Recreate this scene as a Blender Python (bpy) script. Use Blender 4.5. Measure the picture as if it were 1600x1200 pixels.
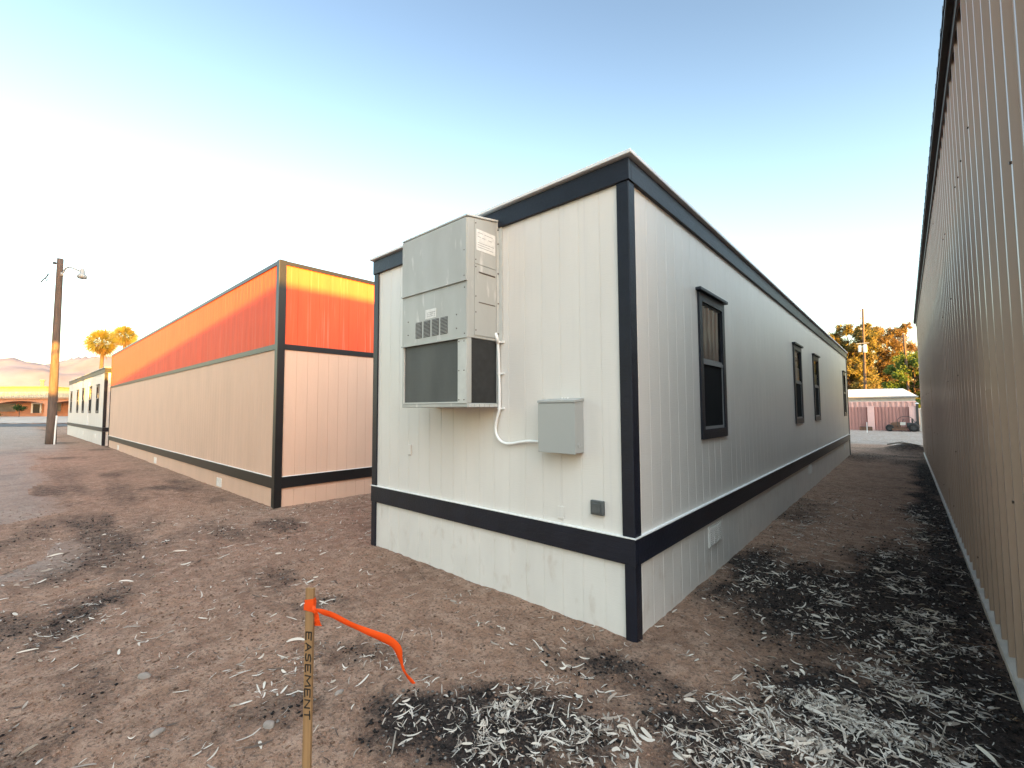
import bpy, bmesh, math, random
import numpy as np
from mathutils import Vector, Matrix

random.seed(7)
rng = np.random.default_rng(11)
scene = bpy.context.scene
COL = scene.collection
for o in list(bpy.data.objects):
    bpy.data.objects.remove(o)

# ------------------------------------------------------------------ camera
YAW, PITCH, ROLL, CAMH, FPX = -0.7257, 0.0559, -0.0049, 1.7457, 691.5
cyw, syw = math.cos(YAW), math.sin(YAW)
F_ = np.array([syw * math.cos(PITCH), cyw * math.cos(PITCH), math.sin(PITCH)])
R_ = np.array([cyw, -syw, 0.0])
U_ = np.cross(R_, F_)
R2 = R_ * math.cos(ROLL) + U_ * math.sin(ROLL)
U2 = -R_ * math.sin(ROLL) + U_ * math.cos(ROLL)
cam = bpy.data.cameras.new('camera')
camo = bpy.data.objects.new('camera', cam)
COL.objects.link(camo)
m = Matrix.Identity(4)
for i in range(3):
    m[i][0], m[i][1], m[i][2] = R2[i], U2[i], -F_[i]
m[2][3] = CAMH
camo.matrix_world = m
cam.sensor_width = 36.0
cam.lens = FPX / 1600 * 36.0
cam.clip_start = 0.05
cam.clip_end = 12000
scene.camera = camo

# ------------------------------------------------------------------ light
SUN_EL = 3.02
SUN_AZ = math.atan2(0.958, -0.287)          # measured from +Y towards +X
SUN_STRENGTH = 3.7
SUN_COLOR = (1.0, 0.50, 0.07)
SKY_STRENGTH = 0.15
EXPOSURE = 3.3
w = bpy.data.worlds.new('World')
scene.world = w
w.use_nodes = True
wn = w.node_tree
bg = wn.nodes['Background']
sky = wn.nodes.new('ShaderNodeTexSky')
sky.sky_type = 'NISHITA'
sky.sun_disc = False
sky.sun_elevation = math.radians(SUN_EL)
sky.sun_rotation = SUN_AZ
sky.altitude = 300
sky.air_density = 1.0
sky.dust_density = 1.3
sky.ozone_density = 1.5
# evening sky: deeper blue overhead on the side away from the sun, added boost high on the sun side, out of view, to light the alley, slightly warm balance
tcw = wn.nodes.new('ShaderNodeTexCoord')
def wmath(op, a, b, clamp=False):
    n_ = wn.nodes.new('ShaderNodeMath'); n_.operation = op; n_.use_clamp = clamp
    for i_, q_ in enumerate((a, b)):
        if isinstance(q_, (int, float)): n_.inputs[i_].default_value = q_
        else: wn.links.new(q_, n_.inputs[i_])
    return n_.outputs[0]
def wmap(src, a, b):
    n_ = wn.nodes.new('ShaderNodeMapRange'); n_.interpolation_type = 'SMOOTHSTEP'
    n_.inputs[1].default_value = a; n_.inputs[2].default_value = b; wn.links.new(src, n_.inputs[0]); return n_.outputs[0]
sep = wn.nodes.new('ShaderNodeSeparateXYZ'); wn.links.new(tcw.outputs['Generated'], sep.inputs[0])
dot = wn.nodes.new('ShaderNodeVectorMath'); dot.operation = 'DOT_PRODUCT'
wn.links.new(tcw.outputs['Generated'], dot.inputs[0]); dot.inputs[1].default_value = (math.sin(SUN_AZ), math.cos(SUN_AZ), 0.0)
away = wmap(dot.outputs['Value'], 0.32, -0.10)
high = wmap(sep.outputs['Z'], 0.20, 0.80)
def wmix(f_, a_, b_):
    n_ = wn.nodes.new('ShaderNodeMix'); n_.data_type = 'RGBA'; wn.links.new(f_, n_.inputs['Factor'])
    for i_, q_ in ((6, a_), (7, b_)):
        if isinstance(q_, tuple): n_.inputs[i_].default_value = (*q_, 1)
        else: wn.links.new(q_, n_.inputs[i_])
    return n_.outputs[2]
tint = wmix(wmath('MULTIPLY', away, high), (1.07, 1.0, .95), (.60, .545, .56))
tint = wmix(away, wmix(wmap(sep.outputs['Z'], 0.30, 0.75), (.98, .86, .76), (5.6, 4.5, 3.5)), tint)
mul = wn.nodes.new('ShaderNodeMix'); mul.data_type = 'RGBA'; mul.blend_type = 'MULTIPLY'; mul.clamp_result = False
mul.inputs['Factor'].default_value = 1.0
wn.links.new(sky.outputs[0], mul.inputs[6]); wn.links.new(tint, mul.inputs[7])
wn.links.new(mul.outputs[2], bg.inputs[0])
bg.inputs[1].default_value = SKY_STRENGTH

sun = bpy.data.lights.new('sun', 'SUN')
sun.energy = SUN_STRENGTH
sun.angle = math.radians(0.5)
sun.color = SUN_COLOR
suno = bpy.data.objects.new('sun', sun)
COL.objects.link(suno)
ce = math.cos(math.radians(SUN_EL))
sdir = Vector((math.sin(SUN_AZ) * ce, math.cos(SUN_AZ) * ce, math.sin(math.radians(SUN_EL))))
suno.rotation_euler = sdir.to_track_quat('Z', 'Y').to_euler()
suno.location = sdir * 50

scene.view_settings.view_transform = 'Standard'
scene.view_settings.look = 'None'
scene.view_settings.exposure = EXPOSURE
scene.view_settings.gamma = 1.0
scene.view_settings.use_curve_mapping = False
scene.render.engine = 'CYCLES'

# ------------------------------------------------------------------ helpers
def tag(o, label=None, cat=None, group=None, kind=None):
    if label: o['label'] = label
    if cat: o['category'] = cat
    if group: o['group'] = group
    if kind: o['kind'] = kind
    return o

def empty(name, loc=(0, 0, 0), rz=0.0):
    o = bpy.data.objects.new(name, None)
    o.empty_display_size = 0.2
    o.location = loc
    o.rotation_euler = (0, 0, rz)
    COL.objects.link(o)
    return o

def children_of(o):
    return [c for c in bpy.data.objects if c.parent is o]

def copy_tree(o, parent=None):
    c = o.copy()
    COL.objects.link(c)
    if parent: c.parent = parent
    for ch in children_of(o):
        copy_tree(ch, c)
    return c

class MB:
    """collects faces, builds ONE mesh object"""
    def __init__(self):
        self.v = []; self.f = []; self.mi = []
    def add(self, verts, faces, mi=0):
        n = len(self.v)
        self.v += [tuple(map(float, p)) for p in verts]
        self.f += [tuple(i + n for i in f) for f in faces]
        self.mi += [mi] * len(faces)
        return self
    def box(self, x0, x1, y0, y1, z0, z1, mi=0):
        v = [(x0,y0,z0),(x1,y0,z0),(x1,y1,z0),(x0,y1,z0),(x0,y0,z1),(x1,y0,z1),(x1,y1,z1),(x0,y1,z1)]
        f = [(0,3,2,1),(4,5,6,7),(0,1,5,4),(1,2,6,5),(2,3,7,6),(3,0,4,7)]
        return self.add(v, f, mi)
    def hexa(self, v, mi=0):
        f = [(0,3,2,1),(4,5,6,7),(0,1,5,4),(1,2,6,5),(2,3,7,6),(3,0,4,7)]
        return self.add(v, f, mi)
    def quad(self, a, b, c, d, mi=0):
        return self.add([a, b, c, d], [(0, 1, 2, 3)], mi)
    def tube(self, pts, radii, n=10, cap=True, mi=0):
        pts = [Vector(p) for p in pts]
        if not hasattr(radii, '__len__'): radii = [radii] * len(pts)
        rings = []; up = None
        for i, p in enumerate(pts):
            t = (pts[min(i+1, len(pts)-1)] - pts[max(i-1, 0)]).normalized()
            if up is None:
                up = Vector((0,0,1)) if abs(t.z) < .9 else Vector((1,0,0))
            a = t.cross(up).normalized(); b = a.cross(t).normalized(); up = b
            rings.append([p + (a*math.cos(k*2*math.pi/n) + b*math.sin(k*2*math.pi/n))*radii[i] for k in range(n)])
        v = [q for r in rings for q in r]; f = []
        for i in range(len(pts)-1):
            for k in range(n):
                f.append((i*n+k, i*n+(k+1)%n, (i+1)*n+(k+1)%n, (i+1)*n+k))
        if cap:
            f.append(tuple(range(n))[::-1]); f.append(tuple((len(pts)-1)*n+k for k in range(n)))
        return self.add(v, f, mi)
    def cyl(self, c, axis, r, h, n=16, mi=0, r2=None):
        c = Vector(c); ax = Vector(axis).normalized()
        return self.tube([c, c+ax*h], [r, r if r2 is None else r2], n, True, mi)
    def lathe(self, c, prof, n=16, axis=(0,0,1), mi=0):
        c = Vector(c); ax = Vector(axis).normalized()
        a = ax.orthogonal().normalized(); b = ax.cross(a)
        v = []; f = []
        for (r, h) in prof:
            for k in range(n):
                t = 2*math.pi*k/n
                v.append(c + ax*h + (a*math.cos(t)+b*math.sin(t))*r)
        for i in range(len(prof)-1):
            for k in range(n):
                f.append((i*n+k, i*n+(k+1)%n, (i+1)*n+(k+1)%n, (i+1)*n+k))
        return self.add(v, f, mi)
    def build(self, name, mats, parent=None, smooth=False, bevel=0.0, loc=None):
        me = bpy.data.meshes.new(name)
        me.from_pydata(self.v, [], self.f)
        if not isinstance(mats, (list, tuple)): mats = [mats]
        for mm in mats: me.materials.append(mm)
        if len(mats) > 1: me.polygons.foreach_set('material_index', self.mi)
        if smooth: me.polygons.foreach_set('use_smooth', [True]*len(self.f))
        me.update()
        o = bpy.data.objects.new(name, me)
        COL.objects.link(o)
        if parent: o.parent = parent
        if loc: o.location = loc
        if bevel:
            b = o.modifiers.new('bevel', 'BEVEL'); b.width = bevel; b.segments = 2
            b.limit_method = 'ANGLE'; b.angle_limit = math.radians(40)
        return o

def np_mesh(name, verts, faces_n, mats, mat_idx=None, attr=None):
    """fast mesh: faces_n (n,k) array of equal size faces"""
    me = bpy.data.meshes.new(name)
    nv = len(verts); nf, k = faces_n.shape
    me.vertices.add(nv); me.vertices.foreach_set('co', np.asarray(verts, np.float32).ravel())
    me.loops.add(nf*k); me.loops.foreach_set('vertex_index', faces_n.astype(np.int32).ravel())
    me.polygons.add(nf); me.polygons.foreach_set('loop_start', np.arange(0, nf*k, k, dtype=np.int32))
    if not isinstance(mats, (list, tuple)): mats = [mats]
    for mm in mats: me.materials.append(mm)
    if mat_idx is not None: me.polygons.foreach_set('material_index', np.asarray(mat_idx, np.int32))
    if attr:
        for an, av in attr.items():
            a = me.attributes.new(an, 'FLOAT', 'POINT'); a.data.foreach_set('value', np.asarray(av, np.float32))
    me.update(calc_edges=True); me.validate()
    o = bpy.data.objects.new(name, me); COL.objects.link(o)
    return o

# ------------------------------------------------------------------ materials
def mat(name, col, rough=0.6, metal=0.0, var=0.0, vscale=3.0, bumps=(), spec=0.5, streak=None, col2=None, rvar=0.0):
    """bumps: list of (scale_xyz, strength, distance); var: value variation; col2: second colour mixed by noise"""
    mt = bpy.data.materials.new(name); mt.use_nodes = True
    nt = mt.node_tree; N = nt.nodes; L = nt.links
    b = N['Principled BSDF']
    b.inputs['Roughness'].default_value = rough
    b.inputs['Metallic'].default_value = metal
    b.inputs['Specular IOR Level'].default_value = spec
    b.inputs['Base Color'].default_value = (*col, 1)
    tc = N.new('ShaderNodeTexCoord')
    def noise(scale, detail=4, rgh=.55):
        mp = N.new('ShaderNodeMapping'); L.new(tc.outputs['Object'], mp.inputs[0])
        mp.inputs['Scale'].default_value = scale if hasattr(scale, '__len__') else (scale,)*3
        n = N.new('ShaderNodeTexNoise'); n.inputs['Scale'].default_value = 1.0
        n.inputs['Detail'].default_value = detail; n.inputs['Roughness'].default_value = rgh
        L.new(mp.outputs[0], n.inputs[0]); return n
    if var or col2:
        n = noise(vscale)
        mx = N.new('ShaderNodeMix'); mx.data_type = 'RGBA'
        rmp = N.new('ShaderNodeMapRange'); rmp.inputs[1].default_value = .35; rmp.inputs[2].default_value = .65
        L.new(n.outputs[0], rmp.inputs[0]); L.new(rmp.outputs[0], mx.inputs['Factor'])
        c2 = col2 if col2 else tuple(c*(1-var) for c in col)
        mx.inputs[6].default_value = (*col, 1); mx.inputs[7].default_value = (*c2, 1)
        L.new(mx.outputs[2], b.inputs['Base Color'])
        if streak:
            n2 = noise(streak[0]); r2 = N.new('ShaderNodeMapRange')
            r2.inputs[1].default_value = streak[1]; r2.inputs[2].default_value = streak[2]
            L.new(n2.outputs[0], r2.inputs[0])
            m2 = N.new('ShaderNodeMix'); m2.data_type = 'RGBA'
            L.new(r2.outputs[0], m2.inputs['Factor']); L.new(mx.outputs[2], m2.inputs[6])
            m2.inputs[7].default_value = (*streak[3], 1)
            L.new(m2.outputs[2], b.inputs['Base Color'])
    if rvar:
        n = noise(vscale if not hasattr(vscale,'__len__') else vscale)
        r3 = N.new('ShaderNodeMapRange'); r3.inputs[1].default_value=.3; r3.inputs[2].default_value=.7
        r3.inputs[3].default_value = max(0.05, rough-rvar); r3.inputs[4].default_value = min(1, rough+rvar)
        L.new(n.outputs[0], r3.inputs[0]); L.new(r3.outputs[0], b.inputs['Roughness'])
    prev = None
    for (sc, st, di) in bumps:
        n = noise(sc, 5, .6)
        bp = N.new('ShaderNodeBump'); bp.inputs['Strength'].default_value = st; bp.inputs['Distance'].default_value = di
        L.new(n.outputs[0], bp.inputs['Height'])
        if prev: L.new(prev.outputs[0], bp.inputs['Normal'])
        prev = bp
    if prev: L.new(prev.outputs[0], b.inputs['Normal'])
    return mt

SAWN = [((60,60,5), .42, .004), ((10,10,120), .45, .004)]
M = {}
M['white_siding'] = mat('white_siding_paint', (.71,.662,.61), .36, var=.06, vscale=(2.5,2.5,.8), bumps=SAWN, streak=((14,14,.5),.62,.85,(.62,.58,.55)))
M['white_skirt'] = mat('dusty_white_skirting_paint', (.71,.662,.61), .45, var=.08, vscale=(2.5,2.5,1.5), bumps=SAWN, streak=((7,7,4),.58,.80,(.56,.485,.42)))
M['navy'] = mat('navy_trim_paint', (.010,.012,.022), .40, spec=.38, var=.3, vscale=4, bumps=[((34,34,34), .6, .004), ((7,7,70), .55, .004)])
M['white_metal'] = mat('white_roof_metal', (.75,.76,.76), .4, var=.08)
M['caulk'] = mat('white_flashing', (.82,.8,.77), .5, var=.05)
M['hvac'] = mat('grey_sheet_metal', (.40,.40,.375), .42, var=.08, vscale=(6,6,2), bumps=[((3,3,3), .12, .01)], streak=((13,13,3.0),.60,.72,(.55,.54,.51)), rvar=.1)
M['hvac_light'] = mat('pale_galvanised_strip', (.52,.52,.49), .4, var=.12, vscale=9)
M['coil'] = mat('dark_condenser_coil', (.085,.087,.082), .55, var=.35, vscale=(2.2,2,.6), bumps=[((2,2,420), .6, .003)], streak=((9,9,6),.70,.76,(.25,.25,.24)))
M['coil_side'] = mat('black_coil_screen', (.022,.022,.022), .45, var=.4, vscale=12, bumps=[((60,60,60), .4, .002)], streak=((26,26,5),.68,.74,(.13,.13,.13)))
M['hole'] = mat('dark_hole', (.02,.02,.02), .8, var=.2)
M['ebox'] = mat('grey_enamel', (.37,.375,.36), .35, var=.04, vscale=2, bumps=[((3,3,3), .05, .01)])
M['paper'] = mat('label_paper', (.72,.71,.68), .6, var=.15, vscale=25)
M['ink'] = mat('faded_ink', (.33,.33,.33), .7, var=.3, vscale=60)
M['outlet'] = mat('weathered_grey_plastic', (.10,.105,.105), .5, var=.3, vscale=20)
M['tan_siding'] = mat('peach_siding_paint', (.68,.445,.325), .55, spec=.3, var=.07, vscale=(2,2,.7), bumps=SAWN, streak=((12,12,.5),.6,.85,(.60,.42,.32)))
M['orange'] = mat('orange_red_paint', (.80,.112,.045), .62, spec=.22, var=.12, vscale=(5,5,.8), bumps=[((60,60,4), .5, .005),((9,9,80), .3, .003)], streak=((38,38,.5),.58,.72,(.78,.24,.15)))  # pale vertical streaks: tone variation plus grazing sheen painted into the colour
M['black_trim'] = mat('black_trim_paint', (.008,.008,.009), .4, var=.3, bumps=[((8,8,50), .3, .003)])
M['vent_white'] = mat('white_vent_plastic', (.75,.72,.68), .5, var=.05)
M['tan_metal'] = mat('tan_ribbed_steel', (.44,.32,.255), .30, var=.10, vscale=(1.2,1.2,.35), bumps=[((.8,.8,.3), .03, .02)], rvar=.04, streak=((9,9,.6),.6,.85,(.37,.275,.215)))
M['brown_roof'] = mat('dark_brown_roof_steel', (.045,.034,.03), .5, var=.25, vscale=6)
M['screw'] = mat('rusty_screw_heads', (.09,.06,.045), .5, var=.3, vscale=50)
M['concrete'] = mat('pale_concrete', (.62,.56,.49), .8, var=.2, vscale=8, bumps=[(30,.3,.005)])
M['black_screen'] = mat('black_insect_screen', (.010,.010,.011), .9, spec=.12, var=.2, vscale=6, bumps=[(300,.2,.001)])
M['grey_sash'] = mat('grey_aluminium_sash', (.21,.21,.215), .4, var=.1)
M['curtain'] = mat('beige_curtain', (.92,.82,.72), .85, var=.15, vscale=(14,14,1))
M['blind'] = mat('cream_blind', (.85,.82,.78), .8, var=.08)
M['interior'] = mat('room_lining', (.30,.28,.25), .9, var=.1)
M['wood'] = mat('stake_wood', (.33,.185,.08), .65, var=.35, vscale=(60,60,3), bumps=[((120,120,5), .4, .001)])
M['marker'] = mat('black_marker', (.012,.010,.010), .6, var=.3, vscale=80)
M['tape'] = mat('orange_flagging_tape', (.92,.085,.012), .38, var=.1, vscale=30)
M['pole'] = mat('weathered_pole_wood', (.12,.080,.060), .8, var=.4, vscale=(14,14,1.2), bumps=[((30,30,2), .7, .015)], streak=((18,18,3),.62,.74,(.07,.045,.035)))
M['grey_metal'] = mat('galvanised_grey_metal', (.30,.31,.31), .45, var=.15, vscale=10)
M['dark_metal'] = mat('dark_steel', (.05,.048,.047), .5, var=.3, vscale=12)
M['wire'] = mat('black_wire', (.03,.03,.03), .5, var=.1)
M['salmon'] = mat('salmon_stucco', (.46,.22,.13), .85, var=.14, vscale=1.2, bumps=[(20,.3,.01)])
M['pale_fringe'] = mat('pale_green_tile', (.42,.40,.31), .7, var=.25, vscale=(3,3,1))
M['roof_tan'] = mat('tan_roof_gravel', (.40,.25,.17), .9, var=.2, vscale=1)
M['white_paint'] = mat('white_paint', (.78,.76,.72), .5, var=.06)
M['dark_glass'] = mat('dark_window_glass', (.035,.04,.045), .12, var=.3, vscale=2)
M['pale_glass'] = mat('reflective_window_glass', (.20,.19,.19), .15, var=.4, vscale=.8)
M['pink_metal_low'] = mat('faded_rose_corrugated_steel', (.44,.22,.19), .55, var=.2, vscale=(2,2,.6))
M['pink_metal'] = mat('pink_corrugated_steel', (.66,.39,.34), .55, var=.15, vscale=(2,2,.6))
M['pink_block'] = mat('pink_stucco_block', (.80,.50,.45), .8, var=.1, vscale=3)
M['cream_wall'] = mat('pale_grey_siding', (.52,.50,.45), .6, var=.08)
M['tyre'] = mat('black_rubber', (.015,.014,.014), .8, var=.3, vscale=20, bumps=[(60,.4,.004)])
M['rust'] = mat('rusty_brown_steel', (.17,.085,.05), .7, var=.45, vscale=9, bumps=[(40,.4,.003)])
M['bark'] = mat('brown_bark', (.13,.085,.06), .9, var=.4, vscale=(8,8,2), bumps=[((20,20,4), .8, .03)])
M['rock'] = mat('grey_stone', (.30,.24,.20), .85, var=.3, vscale=25, bumps=[(60,.5,.004)])

def leaf_mat(name, c1, c2, trans=0.25):
    mt = bpy.data.materials.new(name); mt.use_nodes = True
    nt = mt.node_tree; N = nt.nodes; L = nt.links
    b = N['Principled BSDF']; b.inputs['Roughness'].default_value = .6; b.inputs['Specular IOR Level'].default_value = .25
    tc = N.new('ShaderNodeTexCoord'); n = N.new('ShaderNodeTexNoise'); n.inputs['Scale'].default_value = 1.3; n.inputs['Detail'].default_value = 3
    L.new(tc.outputs['Object'], n.inputs[0])
    mr = N.new('ShaderNodeMapRange'); mr.inputs[1].default_value = .35; mr.inputs[2].default_value = .65; L.new(n.outputs[0], mr.inputs[0])
    mx = N.new('ShaderNodeMix'); mx.data_type = 'RGBA'; L.new(mr.outputs[0], mx.inputs['Factor'])
    mx.inputs[6].default_value = (*c1, 1); mx.inputs[7].default_value = (*c2, 1)
    L.new(mx.outputs[2], b.inputs['Base Color'])
    t = N.new('ShaderNodeBsdfTranslucent'); L.new(mx.outputs[2], t.inputs[0])
    ms = N.new('ShaderNodeMixShader'); ms.inputs[0].default_value = trans
    L.new(b.outputs[0], ms.inputs[1]); L.new(t.outputs[0], ms.inputs[2])
    L.new(ms.outputs[0], N['Material Output'].inputs[0])
    return mt
M['pine'] = leaf_mat('pine_needles', (.15,.14,.035), (.20,.15,.055))
M['pine2'] = leaf_mat('dry_pine_needles', (.21,.125,.05), (.18,.13,.045))
M['green_leaf'] = leaf_mat('green_leaves', (.08,.15,.03), (.14,.18,.035))
M['palm'] = leaf_mat('palm_fronds', (.19,.19,.05), (.25,.19,.06))
M['palm_dead'] = leaf_mat('dead_palm_fronds', (.16,.105,.05), (.11,.07,.035), .1)
M['bush'] = leaf_mat('bush_leaves', (.02,.05,.012), (.035,.07,.018))
M['litter_pale'] = leaf_mat('pale_dry_leaves', (.66,.58,.50), (.52,.45,.38), .08)
M['litter_mid'] = leaf_mat('tan_dry_leaves', (.40,.33,.27), (.30,.24,.195), .08)
M['tape'] = leaf_mat('orange_flagging_tape', (.95,.125,.016), (.88,.09,.012), .3)
M['litter_dark'] = leaf_mat('brown_dry_leaves', (.12,.08,.06), (.07,.05,.04), .05)

def glass_mat():
    mt = bpy.data.materials.new('window_glass'); mt.use_nodes = True
    nt = mt.node_tree; N = nt.nodes; L = nt.links
    N.remove(N['Principled BSDF'])
    fr = N.new('ShaderNodeFresnel'); fr.inputs[0].default_value = 1.5
    tr = N.new('ShaderNodeBsdfTransparent'); tr.inputs[0].default_value = (.95,.96,.96,1)
    gl = N.new('ShaderNodeBsdfGlossy'); gl.inputs['Roughness'].default_value = .015
    n = N.new('ShaderNodeTexNoise'); n.inputs['Scale'].default_value = 2.2; tc = N.new('ShaderNodeTexCoord')
    L.new(tc.outputs['Object'], n.inputs[0])
    bp = N.new('ShaderNodeBump'); bp.inputs['Strength'].default_value = .04; bp.inputs['Distance'].default_value = .02
    L.new(n.outputs[0], bp.inputs['Height']); L.new(bp.outputs[0], gl.inputs['Normal'])
    mx = N.new('ShaderNodeMixShader'); L.new(fr.outputs[0], mx.inputs[0]); L.new(tr.outputs[0], mx.inputs[1]); L.new(gl.outputs[0], mx.inputs[2])
    L.new(mx.outputs[0], N['Material Output'].inputs[0])
    return mt
M['glass'] = glass_mat()

# ------------------------------------------------------------------ ground relief
def _hash(ix, iy, s):
    h = (ix.astype(np.int64)*374761393 + iy.astype(np.int64)*668265263 + s*974634777) & 0xffffffff
    h = ((h ^ (h >> 13)) * 1274126177) & 0xffffffff
    return ((h ^ (h >> 16)) & 0xffff) / 65535.0
def vnoise(x, y, s=0):
    x = np.asarray(x, float); y = np.asarray(y, float)
    ix = np.floor(x).astype(np.int64); iy = np.floor(y).astype(np.int64); fx = x-ix; fy = y-iy
    fx = fx*fx*(3-2*fx); fy = fy*fy*(3-2*fy)
    a = _hash(ix, iy, s); b = _hash(ix+1, iy, s); c = _hash(ix, iy+1, s); d = _hash(ix+1, iy+1, s)
    return (a*(1-fx)+b*fx)*(1-fy) + (c*(1-fx)+d*fx)*fy
def fbm(x, y, s=0, o=4):
    t = 0; a = .5
    for k in range(o):
        t = t + a*vnoise(x*2**k, y*2**k, s+k*17); a *= .5
    return t
def sstep(a, b, x):
    t = np.clip((x-a)/(b-a), 0, 1); return t*t*(3-2*t)

# dark soil / mulch patches: (x, y, rx, ry, rot, weight)
PATCH = [(-.70,4.95,.80,1.15,.15,1.15),(-1.35,5.3,.30,1.2,0,1.0),(-.10,5.6,.55,2.0,0,1.1),(.28,9,.30,5,0,1.1),(.32,15,.32,6,0,.95),
         (-.22,3.15,.62,.75,.1,1.1),(.28,3.8,.4,1.3,0,1.1),(-.74,2.45,.40,.35,0,.9),(-.1,18.5,.5,1.2,0,.6),
         (-1.72,1.85,.56,.42,.75,1.15),(-2.1,1.6,.34,.30,.7,1.0),(-1.28,2.0,.22,.2,0,.8),
         (-5.35,.45,.75,.28,-.5,1.0),(-5.5,.05,.4,.2,0,.9),(-6.85,.55,.6,.25,-.4,.8),(-5.05,1.85,.45,.3,0,.75),(-4.1,1.95,.35,.2,.7,.8),
         (-3.1,1.72,.55,.25,.5,.7),(-2.83,1.08,.25,.22,0,.75),(-1.65,2.75,.38,.25,.5,.8),(-7.3,2.15,.9,.4,.3,.7),(-9.6,.3,1.6,.4,-.3,.7),
         (-8.3,1.2,1.0,.25,-.3,.6),(-12.5,1.6,2.5,.35,-.1,.7),(-17,1.0,3.5,.5,0,.6),(-3.95,.35,.4,.15,-.5,.6),(-3.4,.1,.5,.16,-.5,.6),(.0,23.5,1.0,1.3,0,.8),(-1.2,20,.9,2.0,0,.6)]
def dark_mask(x, y):
    wx = x + .55*(fbm(x*1.6, y*1.6, 3)-.47); wy = y + .55*(fbm(x*1.6, y*1.6, 9)-.47)
    mk = np.zeros_like(x)
    for (cx, cy, rx, ry, a, wt) in PATCH:
        if cx < -2.6: wt = wt*.72
        dx = wx-cx; dy = wy-cy; ca, sa = math.cos(a), math.sin(a)
        u = (dx*ca+dy*sa)/rx; v = (-dx*sa+dy*ca)/ry
        mk = np.maximum(mk, wt*np.clip(1.45-np.sqrt(u*u+v*v), 0, 1))
    gen = np.clip((fbm(x*.55, y*1.1, 21)-.47)*2.6, 0, .62)
    return np.clip(np.maximum(mk, gen), 0, 1)
F2 = np.array([syw, cyw]); RR = np.array([cyw, -syw])
def ground_z(x, y):
    x = np.asarray(x, float); y = np.asarray(y, float)
    z = .034*(fbm(x*.9, y*.9, 1)-.47) + .034*(fbm(x*4, y*4, 2, 3)-.44) + .024*(fbm(x*13, y*13, 5, 2)-.37)
    d = np.hypot(x, y); z = z*np.clip(1.15-d/60, .3, 1)
    # mound of dug earth at the far end of the alley
    z = z + .28*np.exp(-(((x-.0)/.75)**2+((y-23.6)/.8)**2))*(.6+.8*fbm(x*2, y*2, 8))
    dep = x*F2[0]+y*F2[1]; lat = x*RR[0]+y*RR[1]
    z = z + (sstep(60.5, 61.2, dep)*.14 + .75*sstep(62, 67, dep))*sstep(-25, -45, lat)
    return z

def axis_lines(segs):
    out = []
    for (a, b, n) in segs: out += list(np.linspace(a, b, n, endpoint=False))
    return np.array(sorted(set(out + [segs[-1][1]])))
gx = axis_lines([(-6000,-600,6),(-600,-140,12),(-140,-40,50),(-40,-14,60),(-14,-7,70),(-7,.7,290),(.7,4,12),(4,60,20),(60,700,8),(700,6000,5)])
gy = axis_lines([(-6000,-300,6),(-300,-20,14),(-20,-2,30),(-2,0,30),(0,7,270),(7,16,110),(16,50,90),(50,140,40),(140,700,12),(700,6000,6)])
GX, GY = np.meshgrid(gx, gy)
GZ = ground_z(GX, GY)
nx, ny = len(gx), len(gy)
idx = np.arange(nx*ny).reshape(ny, nx)
gf = np.stack([idx[:-1,:-1].ravel(), idx[:-1,1:].ravel(), idx[1:,1:].ravel(), idx[1:,:-1].ravel()], 1)

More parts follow.
